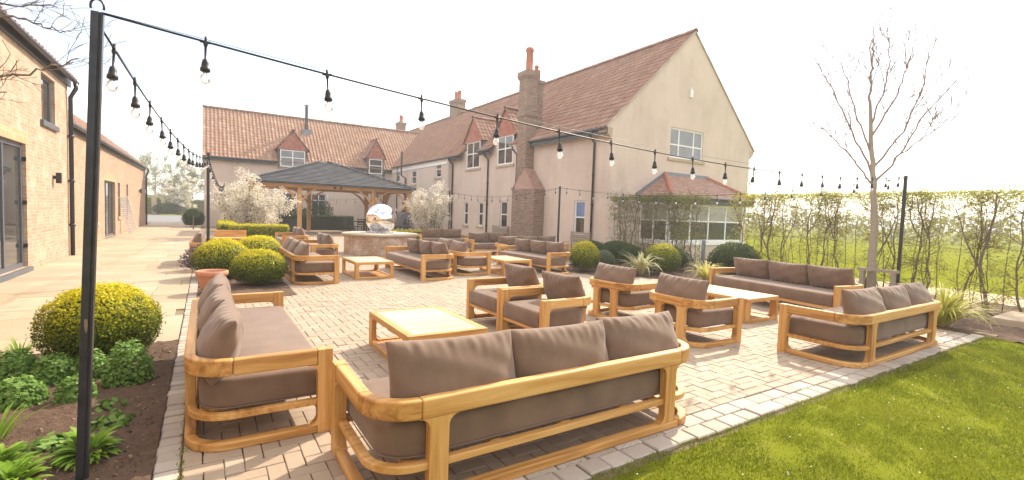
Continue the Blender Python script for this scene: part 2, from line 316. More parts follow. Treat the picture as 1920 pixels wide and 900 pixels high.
# ------------------------------------------------------------------ ground, lawn, path, patio
def inpoly(x, y, P):
    r = False; j = len(P)-1
    for i in range(len(P)):
        if (P[i][1] > y) != (P[j][1] > y) and x < (P[j][0]-P[i][0])*(y-P[i][1])/(P[j][1]-P[i][1])+P[i][0]: r = not r
        j = i
    return r
def sheet(name, poly, z, m): return struct(MB().poly(*[(x, y, z) for x, y in poly]).build(name, m))
def grid_sheet(name, x0, y0, x1, y1, st, z, amp, m, poly=None, scl=9):
    nx = int((x1-x0)/st)+1; ny = int((y1-y0)/st)+1; mb = MB()
    zz = np.zeros((ny, nx))
    for k in range(14):
        a, b, ph = rng.normal(0, scl, 2).tolist() + [rng.uniform(0, 6.28)]
        yy, xx = np.mgrid[0:ny, 0:nx]*st; zz += np.sin(xx*a+yy*b+ph)
    zz = z+amp*(zz/4 + rng.normal(0, .5, zz.shape))
    vs = [(x0+i*st, y0+j*st, zz[j, i]) for j in range(ny) for i in range(nx)]
    fs = [(j*nx+i, j*nx+i+1, (j+1)*nx+i+1, (j+1)*nx+i) for j in range(ny-1) for i in range(nx-1) if poly is None or inpoly(x0+(i+.5)*st, y0+(j+.5)*st, poly)]
    mb.add(vs, fs); return struct(mb.build(name, m, smooth=True))
sheet('ground', [(-2500, -2500), (2500, -2500), (2500, 2500), (-2500, 2500)], -.06, 'ground')
sheet('gravel_strip', [(13.1, -12), (16.5, -12), (16.5, 11.8), (13.1, 11.8)], -.03, 'straw')
sheet('joint_bed', [(-4, 2.0), (13.4, 2.0), (13.4, 45), (-4, 45)], -.024, 'sand')
sheet('road', [(-60, 60), (40, 60), (40, 72), (-60, 72)], -.03, 'asphalt')
sheet('drive', [(-8, 44.5), (-.2, 44.5), (-.2, 60.5), (-8, 60.5)], -.028, 'asphalt')
LB = [(-3.14, -1), (-.27, -1), (-.27, 6.45), (-3.14, 6.45)]                              # front-left bed
MBED = [(-.1, 9.0), (1.33, 9.0), (1.36, 13.6), (-.1, 13.6)]                                 # box-ball bed
RB = [(9.5, 2.05), (9.75, 4.2), (10.15, 7.6), (9.6, 8.6), (8.6, 9.35), (8.35, 10.2), (8.75, 11.2), (10.8, 12.5), (13.34, 13.2), (14.2, 13.7), (14.2, 1.2), (9.5, 1.2)]
grid_sheet('soil_bed', -3.14, -1, -.25, 6.45, .03, .008, .013, 'soil')
grid_sheet('soil_bed', -.1, 9.0, 1.36, 13.6, .05, .006, .01, 'soil')
grid_sheet('soil_bed', 8.3, 1.2, 14.2, 13.7, .07, -.006, .014, 'soil', RB)
# patio blocks, herringbone
mb = MB(); bw = .105; bl = .21; gap = .0025
def block(mb, x0, y0, x1, y1, z, ch=.004):
    a = z; c = ch; t = rng.normal(0, .0006, 4)
    vs = [(x0, y0, -.03), (x1, y0, -.03), (x1, y1, -.03), (x0, y1, -.03), (x0, y0, a-c), (x1, y0, a-c), (x1, y1, a-c), (x0, y1, a-c),
          (x0+c, y0+c, a+t[0]), (x1-c, y0+c, a+t[1]), (x1-c, y1-c, a+t[2]), (x0+c, y1-c, a+t[3])]
    mb.cur = float(np.clip(rng.normal(.5, .17), 0, 1))
    mb.add(vs, [(8, 9, 10, 11), (4, 5, 9, 8), (5, 6, 10, 9), (6, 7, 11, 10), (7, 4, 8, 11), (0, 1, 5, 4), (1, 2, 6, 5), (2, 3, 7, 6), (3, 0, 4, 7)])
X0, Y0 = -.12, 2.36
for i in range(-2, int(13.5/bw)+2):
    for j in range(-2, int(30/bw)+2):
        k = (i-j) % 4
        if k == 0: a = (X0+i*bw, Y0+j*bw, X0+(i+2)*bw, Y0+(j+1)*bw)
        elif k == 3: a = (X0+i*bw, Y0+j*bw, X0+(i+1)*bw, Y0+(j+2)*bw)
        else: continue
        cx, cy = (a[0]+a[2])/2, (a[1]+a[3])/2
        if a[2] < X0+.03 or cx > 13.33 or a[3] < Y0+.03 or cy > 31.5 or inpoly(cx, cy, MBED) or inpoly(cx, cy, RB): continue
        j_ = rng.normal(0, .0015, 2)
        block(mb, max(a[0], X0)+gap+j_[0], max(a[1], Y0)+gap+j_[1], a[2]-gap+j_[0], a[3]-gap+j_[1], rng.normal(0, .0018))
struct(mb.build('patio', 'paver'))
mb = MB(); x = -.12
while x < 9.45:                                   # border setts along the lawn
    w = rng.uniform(.17, .23); block(mb, x+.005, 2.06+rng.normal(0, .006), x+w-.005, 2.205+rng.normal(0, .003), rng.normal(.002, .003), .008); x += w
x = -.12
while x < 9.4:
    w = rng.uniform(.22, .26); block(mb, x+.005, 2.213, x+w-.005, 2.352, rng.normal(.0, .002), .006); x += w
y = 2.0
while y < 31:
    if not 1 == 0:
        w = rng.uniform(.10, .14); block(mb, -.255+rng.normal(0, .003), y+.005, -.13, y+w-.005, rng.normal(.001, .003), .007); y += w
struct(mb.build('kerb_strip', 'sett'))
mb = MB(); y = 6.47
while y < 44.4:                                   # sandstone flags in courses
    h = rng.choice([.45, .6, .75]); x = -3.39 - rng.uniform(0, .5)
    while x < -.27:
        w = rng.choice([.6, .75, .9, 1.2]); x1 = min(x+w, -.265)
        if x1-x > .12: block(mb, max(x, -3.39)+.003, y+.003, x1-.003, y+h-.003, rng.normal(0, .0012), .003)
        x += w
    y += h
struct(mb.build('path', 'flag'))
# lawn: turf sheet with blades
grid_sheet('lawn', -.3, -4, 9.6, 2.055, .12, -.012, .006, 'turf')
sheet('lawn_edge_ground', [(9.6, -12), (13.1, -12), (13.1, 1.25), (9.6, 1.25)], -.02, 'turf')
def blades(x0, y0, x1, y1, n, h, w, mb):
    P = np.stack([rng.uniform(x0, x1, n), rng.uniform(y0, y1, n), np.full(n, -.012)], 1); P[:, 1] += np.where(P[:, 1] > 1.9, .02*np.sin(P[:, 0]*9)+.015*np.sin(P[:, 0]*23), 0)
    d = rng.normal(0, 1, (n, 3)); d[:, 2] = 0; d /= np.linalg.norm(d, axis=1, keepdims=True)
    lean = rng.normal(0, .5, (n, 3)); lean[:, 2] = 1
    patch = .5+.25*np.sin(P[:, 0]*2.1+1)*np.sin(P[:, 1]*2.7)+.25*np.sin(P[:, 0]*5.3+P[:, 1]*4.1)
    hh = (h*rng.uniform(.5, 1.3, n)*(.9+.2*patch))[:, None]
    T = P+lean/np.linalg.norm(lean, axis=1, keepdims=True)*hh
    mid = (P+T)/2 + d*0; Q = np.stack([P-d*w, P+d*w, mid+d*w*.8, T, mid-d*w*.8], 1).reshape(-1, 3)
    o = len(mb.v); mb.v += Q.tolist(); mb.f += [[o+5*i+k for k in range(5)] for i in range(n)]
    mb.a += np.clip(rng.normal(.2, .2, n)+.4*patch, 0, 1).tolist(); mb.mi += [0]*n
mb = MB()
blades(1.6, .2, 5, 2.07, 85000, .019, .0022, mb); blades(5, -.3, 9.6, 2.07, 75000, .022, .003, mb); blades(9.6, -2, 13, 1.3, 16000, .03, .005, mb)
tag(mb.build('lawn_grass', 'grass'), 'short mown bright green grass beside the pale kerb setts', 'grass', kind='stuff')
mb = MB()
for k in range(130):
    x, y = rng.uniform(2, 9.4), rng.uniform(-.2, 2.0); z = rng.uniform(.008, .018); mb.cur = rng.uniform(.3, 1)
    mb.poly(*[(x+.006*math.cos(a), y+.006*math.sin(a), z+.002*math.sin(2*a)) for a in np.linspace(0, 2*PI, 8)[:-1]])
tag(mb.build('daisies', 'petal'), 'tiny white daisies and petals scattered on the lawn', 'daisies', kind='stuff')
mb = MB()                                                     # tufts in the joints
for cx in (-.125, ):
    for k in range(900):
        pass
P = np.stack([rng.normal(-.125, .012, 700), rng.choice([2.9, 3.4, 4.3, 5.2, 7.6, 8.3], 700)+rng.normal(0, .22, 700), np.full(700, -.004)], 1)
mb.leaves(P, np.tile([0, 0, 1.], (700, 1)), .022, .3, .8)
P = np.stack([rng.uniform(0, 9.4, 900), rng.normal(2.21, .01, 900), np.full(900, -.006)], 1); mb.leaves(P, np.tile([0, 0, 1.], (900, 1)), .014, .3, .8)
tag(mb.build('joint_weeds', 'grass'), 'small green weeds growing in joints along the paved edge', 'weeds', kind='stuff')
mb = MB()
for k in range(2600):
    x, y = rng.uniform(-2.2, -.3), rng.uniform(2.6, 6.4); s_ = rng.uniform(.002, .009)*(1.6 if k % 25 == 0 else 1); mb.cur = rng.uniform(0, 1)
    mt = Matrix.Translation((x, y, .006)) @ Matrix.Rotation(rng.uniform(0, 6), 4, 'Z') @ Matrix.Rotation(rng.uniform(-.6, .6), 4, 'X')
    mb.box(-s_, -s_*.5, -s_*.4, s_, s_*.5, s_*.4, mt)
tag(mb.build('bark_mulch', 'mulch'), 'scattered bark chips and crumbs on the brown soil bed', 'mulch', kind='stuff')

# ------------------------------------------------------------------ building helpers
def wall(mb, axis, c, u0, u1, z0, z1, holes, depth, sgn):
    """wall face on plane axis=c between u0..u1, z0..z1 with rectangular holes (ua,ub,za,zb) and reveals going sgn*depth inwards"""
    us = sorted({u0, u1, *[h[0] for h in holes], *[h[1] for h in holes]}); zs = sorted({z0, z1, *[h[2] for h in holes], *[h[3] for h in holes]})
    us = [u for u in us if u0 <= u <= u1]; zs = [z for z in zs if z0 <= z <= z1]
    P = (lambda u, z, d=0: (c+d*sgn, u, z)) if axis == 'x' else (lambda u, z, d=0: (u, c+d*sgn, z))
    for i in range(len(us)-1):
        for j in range(len(zs)-1):
            um, zm = (us[i]+us[i+1])/2, (zs[j]+zs[j+1])/2
            if any(h[0] < um < h[1] and h[2] < zm < h[3] for h in holes): continue
            mb.poly(P(us[i], zs[j]), P(us[i+1], zs[j]), P(us[i+1], zs[j+1]), P(us[i], zs[j+1]))
    for a, b, p, q in holes:
        mb.poly(P(a, p), P(a, q), P(a, q, depth), P(a, p, depth)); mb.poly(P(b, p), P(b, q), P(b, q, depth), P(b, p, depth))
        mb.poly(P(a, q), P(b, q), P(b, q, depth), P(a, q, depth)); mb.poly(P(a, p), P(b, p), P(b, p, depth), P(a, p, depth))
def window(parent, axis, c, sgn, a, b, p, q, cols=1, transom=None, frame='white', glass='glass', inset=.07, fw=.075, sill=True, name='window', sillm='stone', rows=None, topglass=None, cw=None):
    """framed window filling the hole a..b, p..q; c is the wall plane, sgn points inwards"""
    def bx(mb, u0, u1, z0, z1, d0, d1):
        if axis == 'x': mb.box(min(c+sgn*d0, c+sgn*d1), u0, z0, max(c+sgn*d0, c+sgn*d1), u1, z1)
        else: mb.box(u0, min(c+sgn*d0, c+sgn*d1), z0, u1, max(c+sgn*d0, c+sgn*d1), z1)
    mb = MB(); d0, d1 = inset, inset+.06
    bx(mb, a, a+fw, p, q, d0, d1); bx(mb, b-fw, b, p, q, d0, d1); bx(mb, a+fw, b-fw, p, p+fw, d0, d1); bx(mb, a+fw, b-fw, q-fw, q, d0, d1)
    inner0, inner1 = a+fw, b-fw
    ws = cw or [1/cols]*cols; cuts = [inner0]
    for w_ in ws: cuts.append(cuts[-1]+w_*(inner1-inner0))
    for k in cuts[1:-1]: bx(mb, k-.036, k+.036, p+fw, q-fw, d0+.003, d1)
    zt = [transom] if transom else []
    if rows: zt = rows
    for z in zt:
        for i in range(len(cuts)-1): bx(mb, cuts[i]+(.03 if i else 0), cuts[i+1]-(.03 if i < len(cuts)-2 else 0), z-.03, z+.03, d0+.001, d1)
    w = mb.build(name, frame, parent, bevel=.006)
    levels = [p+fw] + zt + [q-fw]
    g = MB(); bx(g, inner0, inner1, p+fw, q-fw, d1-.035, d1-.025)
    if topglass and zt:
        g = MB(); bx(g, inner0, inner1, p+fw, zt[-1], d1-.035, d1-.025); g2 = MB(); bx(g2, inner0, inner1, zt[-1], q-fw, d1-.035, d1-.025); g2.build('pane', topglass, w)
    g.build('pane', glass, w)
    if sill:
        sm = MB(); bx(sm, a-.12, b+.12, p-.13, p-.003, -.06, .12); sm.build('sill', sillm, w, bevel=.008)
    return w
def pantiles(mb, O, U, V, nu, nv, pu, pv, amp=.032, smp=5, clip=None):
    """real S-profile tiles laid from O along eave U (unit) and up slope V (unit)"""
    O, U, V = Vector(O), Vector(U), Vector(V); Nn = U.cross(V).normalized()
    if Nn.z < 0: Nn = -Nn
    for r in range(nv):
        jit = rng.normal(0, .003, nu+1)
        for k in range(nu):
            mid = O+U*(pu*(k+.5))+V*(pv*(r+.5))
            if clip and not clip(mid): continue
            mb.cur = float(np.clip(rng.normal(.5, .17), 0, 1)); vs = []
            for (vv, lift) in ((r*pv-.02, .0), (r*pv-.02, .034), ((r+1)*pv, .008)):
                for i in range(smp+1):
                    t = i/smp; h = amp*(math.sin(2*PI*(t-.05))*.75+.35*math.sin(4*PI*t))
                    vs.append(O+U*(pu*(k+t))+V*vv+Nn*(h*(1 if lift else .6)+lift+jit[k]))
            n1 = smp+1
            fs = [(i, i+1, n1+i+1, n1+i) for i in range(smp)] + [(n1+i, n1+i+1, 2*n1+i+1, 2*n1+i) for i in range(smp)]
            mb.add(vs, fs)
def plaintiles(mb, corner_pts, rows, width=.17, lift=.02):
    """flat tiles on a planar quad/triangle: corner_pts (bl, br, tr, tl)"""
    bl, br, tr, tl = [Vector(p) for p in corner_pts]; Nn = (br-bl).cross(tl-bl)
    if Nn.length < 1e-6: Nn = (br-bl).cross(tr-bl)
    Nn.normalize()
    for r in range(rows):
        t0, t1 = r/rows, (r+1)/rows
        a, b, c_, d = bl.lerp(tl, t0), br.lerp(tr, t0), br.lerp(tr, t1), bl.lerp(tl, t1)
        n = max(1, int((b-a).length/width)); off = .5*(r % 2)/n
        e = [0]+[min(1, (i+off)/n) for i in range(1 if off == 0 else 0, n+1) if 0 < (i+off)/n < 1]+[1]
        for i in range(len(e)-1):
            mb.cur = float(np.clip(rng.normal(.5, .2), 0, 1)); l0 = Nn*(lift+rng.normal(0, .002)); l1 = Nn*.006
            p = [a.lerp(b, e[i])+l0, a.lerp(b, e[i+1])+l0, d.lerp(c_, e[i+1])+l1, d.lerp(c_, e[i])+l1]
            mb.add(p+[a.lerp(b, e[i]), a.lerp(b, e[i+1])], [(0, 1, 2, 3), (4, 5, 1, 0)])
def ridge(mb, a, b, r=.13, st=.33):
    a, b = Vector(a), Vector(b); n = max(1, int((b-a).length/st)); d = (b-a).normalized(); s_ = d.cross(Vector((0, 0, 1))).normalized(); u = s_.cross(d)
    for k in range(n):
        p, q = a.lerp(b, k/n), a.lerp(b, (k+.985)/n); mb.cur = float(np.clip(rng.normal(.5, .25), 0, 1)); vs = []
        for e, rr in ((p, r*1.04), (q, r*.97)):
            for i in range(9):
                t = PI*i/8; vs.append(e+s_*(math.cos(t)*rr)+u*(math.sin(t)*rr))
        mb.add(vs, [(i, i+1, 9+i+1, 9+i) for i in range(8)])
def pot(parent, x, y, z, h, r, m='potred'):
    MB().lathe([(r*1.05, 0), (r*1.05, h*.08), (r*.9, h*.12), (r*.82, h*.8), (r, h*.84), (r*1.02, h*.93), (r*.8, h), (r*.7, h), (r*.65, h*.85)], (x, y, z), 14).build('chimney_pot', m, parent, smooth=True)

# ------------------------------------------------------------------ the farmhouse (main range, far wing, bay)
HX, EX, GY = 13.35, 13.0, 13.8          # facade plane, eave edge, gable plane
RX, RZ, EZ = 18.0, 9.76, 5.05
k_ = (RZ-EZ)/(RX-EX)
house = thing('farmhouse', (HX, GY, 0), 'large cream rendered farmhouse with red pantile roofs, tall brick chimney and far wing', 'house')
mb = MB()
gw = [(21.37, 22.09, .75, 2.21), (23.99, 24.55, .78, 2.17), (25.85, 26.4, .78, 2.17), (15.22, 15.93, .74, 2.21)]
wd = [(24.5, 26.15, 4.16, 5.72), (20.95, 22.5, 4.14, 5.66)]
wall(mb, 'x', HX, GY, 28.1, -.05, 5.25, gw+[(a, b, p, 5.25) for a, b, p, q in wd], .13, 1)
fu = [(29.2, 30.1, 3.8, 4.77), (33.6, 34.6, 3.5, 4.5), (37.2, 37.9, 3.8, 4.6)]
wall(mb, 'x', 13.02, 28.1, 50, -.05, 5.0, fu, .13, 1)
mb.poly((13.02, 28.1, -.05), (HX, 28.1, -.05), (HX, 28.1, 5.0), (13.02, 28.1, 5.0))
mb.build('wall', 'stucco', house)
# gable wall: polygon cells round the window
wx0, wx1, wz0, wz1 = 16.73, 18.98, 4.2, 5.5
mb = MB()
def gx(z): return (EX+.04+(max(z, EZ)-EZ)/k_, 2*RX-EX-.04-(max(z, EZ)-EZ)/k_)
def gband(z0, z1):
    a0, b0 = gx(z0) if z0 >= EZ else (HX, 2*RX-HX); a1, b1 = gx(z1) if z1 > EZ else (HX, 2*RX-HX)
    return a0, b0, a1, b1
for z0, z1, hole in ((-.05, wz0, 0), (wz0, EZ-.02, 1), (EZ-.02, wz1, 1), (wz1, RZ, 0)):
    if z1 <= EZ: a0, b0, a1, b1 = HX, 2*RX-HX, HX, 2*RX-HX
    else: a0, b0 = gx(z0); a1, b1 = gx(z1)
    Q = lambda x, z: (x, GY, z)
    if hole: mb.poly(Q(a0, z0), Q(wx0, z0), Q(wx0, z1), Q(a1, z1)); mb.poly(Q(wx1, z0), Q(b0, z0), Q(b1, z1), Q(wx1, z1))
    elif z1 == RZ: mb.poly(Q(a0, z0), Q(b0, z0), Q(RX, RZ))
    else: mb.poly(Q(a0, z0), Q(b0, z0), Q(b1, z1), Q(a1, z1))
for (a, b, c2, d2) in (((wx0, wz0), (wx0, wz1), 0, 0), ((wx1, wz0), (wx1, wz1), 0, 0), ((wx0, wz1), (wx1, wz1), 0, 0), ((wx0, wz0), (wx1, wz0), 0, 0)):
    mb.poly((a[0], GY, a[1]), (b[0], GY, b[1]), (b[0], GY+.14, b[1]), (a[0], GY+.14, a[1]))
mb.poly((2*RX-HX, GY, -.05), (2*RX-HX, 50, -.05), (2*RX-HX, 50, 5.1), (2*RX-HX, GY, 5.1))
mb.build('gable_wall', 'stucco', house)
for s_ in (0, 1):                                    # kneelers under the gable eaves
    x = HX if s_ == 0 else 2*RX-HX; d = -1 if s_ == 0 else 1
    MB().prism([(x, GY+.003, 4.62), (x+d*.12, GY+.003, 4.68), (x+d*.33, GY+.003, 4.86), (x+d*.33, GY+.003, 5.04), (x, GY+.003, 5.04)], (0, .45, 0)).build('corbel', 'stone', house, bevel=.01)
# windows of the main range
for i, (a, b, p, q) in enumerate(gw):
    w = window(house, 'x', HX, 1, a, b, p, q, 1, 1.5, glass='glass', topglass=None if i < 3 else 'glass_blue', inset=.05, sill=True)
for a, b, p, q in fu: window(house, 'x', 13.02, 1, a, b, p, q, 1, p+.55, inset=.06)
window(house, 'y', GY, 1, wx0, wx1, wz0, wz1, 3, 4.78, cw=[.26, .48, .26], glass='glass_mid', inset=.05)
mb = MB(); mb.box(17.82, GY-.09, 6.9, 17.98, GY-.003, 7.22); mb.tube([(17.87, GY-.05, 7.2), (17.87, GY-.05, 7.34)], .015); mb.tube([(17.94, GY-.05, 7.2), (17.94, GY-.05, 7.34)], .015)
mb.build('alarm_box', 'white', house, bevel=.02)
# main roof
mb = MB(); sl = math.hypot(RX-EX, RZ-EZ); V = Vector((RX-EX, 0, RZ-EZ))/sl; nv = int(sl/.335)
pantiles(mb, (EX, GY-.05, EZ), (0, 1, 0), V, 147, nv, .25, sl/nv, .034, clip=lambda p: not (p.z < 5.6 and any(a-.3 < p.y < b+.3 for a, b, _, _ in wd)))
mb.build('roof', 'pantile', house, smooth=False)
mb = MB(); mb.poly((2*RX-EX, GY-.05, EZ), (2*RX-EX, 50, EZ), (RX, 50, RZ), (RX, GY-.05, RZ))
XC = EX+.6; ZC = EZ+.6*k_
for a, b in ((GY-.03, wd[1][0]-.25), (wd[1][1]+.25, wd[0][0]-.25), (wd[0][1]+.25, 50)): mb.poly((EX+.02, a, EZ-.03), (EX+.02, b, EZ-.03), (XC, b, ZC-.03), (XC, a, ZC-.03))
mb.poly((XC, GY-.03, ZC-.03), (XC, 50, ZC-.03), (RX, 50, RZ-.03), (RX, GY-.03, RZ-.03)); mb.build('roof_back', 'plaintile', house)
mb = MB(); ridge(mb, (RX, GY-.06, RZ+.0), (RX, 50, RZ+.0), .14, .4); mb.build('ridge_tiles', 'pantile', house, smooth=True)
mb = MB()
for d in (1, -1):                                    # mortared verge
    for k in range(22):
        t0, t1 = k/22, (k+.97)/22; a = Vector((RX-d*(RX-EX), GY, EZ)); b = Vector((RX, GY, RZ)); mb.cur = rng.uniform(.2, .9)
        p, q = a.lerp(b, t0), a.lerp(b, t1); mb.prism([p+Vector((0, -.06, -.05)), q+Vector((0, -.06, -.05)), q+Vector((0, -.06, .035)), p+Vector((0, -.06, .035))], (0, .1, 0))
mb.build('verge', 'sett', house)
def gutter(parent, a, b, r=.06):
    a, b = Vector(a), Vector(b); mb = MB(); mb.tube([a, b], r, 10)
    d = Vector((.1, 0, 0)) if abs((b-a).y) > abs((b-a).x) else Vector((0, .1, 0))
    p = [a+d*.6+Vector((0, 0, .02)), b+d*.6+Vector((0, 0, .02)), b+d*.6+Vector((0, 0, -.22)), a+d*.6+Vector((0, 0, -.22))]; mb.prism(p, d*.3)
    mb.build('gutter', 'gutter', parent, smooth=False)
gutter(house, (EX-.03, GY-.03, EZ-.06), (EX-.03, 18.95, EZ-.06)); gutter(house, (EX-.03, 22.8, EZ-.06), (EX-.03, 24.2, EZ-.06)); gutter(house, (EX-.03, 26.45, EZ-.06), (EX-.03, 38.9, EZ-.06))
MB().box(EX-.03, 28.3, 4.6, EX+.015, 38.9, 4.76).build('soffit_board', 'white', house)
def downpipe(parent, x, y, ztop, xo, r=.045, axis='x'):
    mb = MB()
    if axis == 'x': pts = [(xo, y, ztop), (xo+.02, y, ztop-.16), (x, y, ztop-.42), (x, y, 0)]
    else: pts = [(x, xo, ztop), (x, xo+.02, ztop-.16), (x, y, ztop-.42), (x, y, 0)]
    mb.tube(pts, r, 10)
    for z in (.8, 2.0, 3.2): 
        if z < ztop-.5: mb.lathe([(r*1.35, 0), (r*1.35, .07)], (x, y, z), 10)
    return mb.build('downpipe', 'gutter', parent, smooth=True)
for y in (14.75, 23.45, 28.0, 20.5): downpipe(house, HX-.06, y, EZ-.08, EX-.02)
downpipe(house, 12.96, 37.6, 4.95, 12.94)
# wall dormers on the facade
def dormer(parent, axis, c, u0, u1, zs, zeave, zap, sgn, wholes, back, win, cols=2, ov=.22):
    um = (u0+u1)/2; P = (lambda u, d, z: (c+sgn*d, u, z)) if axis == 'x' else (lambda u, d, z: (u, c+sgn*d, z))
    root = MB()
    root.poly(P(u0, 0, zeave), P(u1, 0, zeave), P(um, 0, zap)) ; root.poly(P(u0, 0, zs), P(u0, 0, zeave), P(u0, back, zeave), P(u0, back, zs)); root.poly(P(u1, 0, zs), P(u1, 0, zeave), P(u1, back, zeave), P(u1, back, zs))
    d = root.build('dormer', 'lead', parent)
    tm = MB(); rows = 9
    e0, e1 = u0-ov*.6, u1+ov*.6
    bl, br, ap = Vector(P(e0, -.035, zeave-.02)), Vector(P(e1, -.035, zeave-.02)), Vector(P(um, -.035, zap-.08))
    if axis == 'x' and sgn > 0: bl, br = br, bl
    plaintiles(tm, (bl, br, ap, ap), rows, .165); tm.build('hung_tiles', 'hungtile', d)
    for s_ in (0, 1):
        rm = MB(); e = e0-ov*.3 if s_ == 0 else e1+ov*.3; w_ = abs(um-e); hh = zap-zeave+.03; sl_ = math.hypot(w_, hh)
        Vv = Vector(P(um, 0, zap))-Vector(P(e, 0, zap-hh)); Vv.normalize(); U_ = Vector(P(0, 1, 0))-Vector(P(0, 0, 0)); nrow = max(2, int(sl_/.3)); nn = int((back+.5)/.25)
        O = Vector(P(e, -.12, zap-hh+.02)); pantiles(rm, O, U_, Vv, nn, nrow, .25, sl_/nrow, .028, 4); 
        O2 = Vector(P(e, -.1, zap-hh-.01)); rm.poly(O2, O2+U_*(nn*.25), O2+U_*(nn*.25)+Vv*sl_, O2+Vv*sl_); rm.build('dormer_roof', 'pantile', d)
    rg = MB(); ridge(rg, P(um, -.14, zap+.03), P(um, back+.4, zap+.03), .1); rg.build('ridge_tiles', 'pantile', d, smooth=True)
    window(d, axis, c, sgn, win[0], win[1], win[2], win[3], cols, win[2]+(win[3]-win[2])*.55, inset=-.02, sill=(axis == 'x'), name='dormer_window', glass='glass_mid' if cols == 2 and axis == 'y' else 'glass')
for (a, b, p, q), ap in zip(wd, (7.1, 7.06)): dormer(house, 'x', HX, a-.18, b+.18, 5.05, q, ap, 1, None, 1.9, (a, b, p, q))
# tall chimney against the facade
ch = MB()
ch.m = 0
cy0, cy1 = 18.1, 20.0; uy0, uy1 = 19.08, 19.84
def cbox(x0, y0, z0, x1, y1, z1):
    ch.m = 0; ch.poly((x0, y0, z0), (x0, y1, z0), (x0, y1, z1), (x0, y0, z1)); ch.poly((x1, y0, z0), (x1, y1, z0), (x1, y1, z1), (x1, y0, z1))
    ch.m = 1; ch.poly((x0, y0, z0), (x1, y0, z0), (x1, y0, z1), (x0, y0, z1)); ch.poly((x0, y1, z0), (x1, y1, z0), (x1, y1, z1), (x0, y1, z1))
    ch.poly((x0, y0, z1), (x1, y0, z1), (x1, y1, z1), (x0, y1, z1)); ch.poly((x0, y0, z0), (x1, y0, z0), (x1, y1, z0), (x0, y1, z0))
cbox(12.75, cy0, 0, HX, cy1, 2.75); cbox(12.85, uy0, 2.75, 13.42, uy1, 6.25)
cbox(12.79, uy0-.06, 6.25, 13.48, uy1+.06, 6.42); cbox(12.85, uy0, 6.42, 13.42, uy1, 8.05); cbox(12.8, uy0-.05, 8.05, 13.47, uy1+.05, 8.14); cbox(12.77, uy0-.08, 8.14, 13.5, uy1+.08, 8.4)
cbox(13.56, 19.4, 5.5, 14.0, 20.0, 7.95); cbox(13.52, 19.35, 7.95, 14.06, 20.05, 8.12)
chm = ch.build('chimney', ['brick_ch', 'brick_ch_x'], house)
sm = MB(); plaintiles(sm, ((12.72, cy0-.03, 2.72), (HX+.0, cy0-.03, 2.72), (HX+.0, uy0, 3.75), (12.84, uy0, 3.75)), 9, .17); plaintiles(sm, ((HX, cy1+.03, 2.72), (12.72, cy1+.03, 2.72), (12.84, uy1, 3.1), (HX, uy1, 3.1)), 4)
sm.poly((12.76, cy0, 2.72), (12.85, uy0, 3.73), (12.85, uy1, 3.08), (12.76, cy1, 2.72)); sm.build('shoulder_tiles', 'plaintile', chm)
MB().box(12.7, 19.82, 2.76, 13.3, 20.03, 2.84).build('lead_cap', 'lead', chm)
pot(chm, 13.15, 19.45, 8.4, 1.15, .2); pot(chm, 13.72, 19.65, 8.12, .75, .11); pot(chm, 13.95, 19.8, 8.12, .6, .11)
def stack(x0, y0, x1, y1, z0, z1, pots, ph=.75):
    global ch; ch = MB(); cbox(x0, y0, z0, x1, y1, z1-.25); cbox(x0-.06, y0-.06, z1-.25, x1+.06, y1+.06, z1)
    s_ = ch.build('chimney', ['brick_ch', 'brick_ch_x'], house)
    for x, y in pots: pot(s_, x, y, z1, ph, .17)
stack(17.6, 36.6, 18.4, 38.0, 9.2, 11.0, [(18, 36.95), (18, 37.6)])
stack(16.0, 46.2, 16.7, 47.1, 7, 10.2, [(16.25, 46.4), (16.5, 46.9)], .7)
# far wing across the end
WY, WZ, WRY, WRZ = 39.0, 4.82, 43.3, 8.8
mb = MB(); wh = [(3.72, 4.72, .6, 2.37), (4.85, 5.72, .02, 2.5), (6.81, 7.9, .66, 2.58)]
wall(mb, 'y', WY+.3, -.1, 13.02, -.05, 4.85, wh+[(4.62, 6.3, 4.45, 4.85), (11.1, 12.17, 4.4, 4.85)], .15, 1)
mb.poly((-.1, WY+.3, -.05), (-.1, 47.3, -.05), (-.1, 47.3, 4.85), (-.1, WRY, 8.72), (-.1, WY+.3, 4.85))
mb.build('wing_wall', 'stucco', house)
for i, (a, b, p, q) in enumerate(wh):
    window(house, 'y', WY+.3, 1, a, b, p, q, 2 if i != 1 else 1, q-.5 if i != 1 else 2.05, frame='white' if i != 1 else 'grey_frame', sill=(i != 1), name='window' if i != 1 else 'door', glass='glass' if i != 0 else 'glass_pale')
for x in (4.76, 5.78, 7.98): MB().box(x-.05, WY+.2, 0, x+.05, WY+.29, 2.55).build('door_pilaster', 'white', house)
mb = MB(); sl = math.hypot(WRY-WY, WRZ-WZ); V = Vector((0, WRY-WY, WRZ-WZ))/sl; nv = int(sl/.335)
pantiles(mb, (-.2, WY, WZ), (1, 0, 0), V, 70, nv, .25, sl/nv, .05, 6, clip=lambda p: p.z > EZ+k_*(p.x-EX)-.35 or p.x < EX)
mb.build('wing_roof', 'pantile_old', house)
mb = MB(); mb.poly((-.2, 47.6, WZ), (17, 47.6, WZ), (17, WRY, WRZ-.02), (-.2, WRY, WRZ-.02)); mb.poly((-.18, WY, WZ-.03), (13, WY, WZ-.03), (17, WRY, WRZ-.03), (-.18, WRY, WRZ-.03)); mb.build('roof_back', 'plaintile', house)
mb = MB(); ridge(mb, (-.22, WRY, WRZ), (16.95, WRY, WRZ), .14, .4); mb.build('ridge_tiles', 'pantile', house, smooth=True)
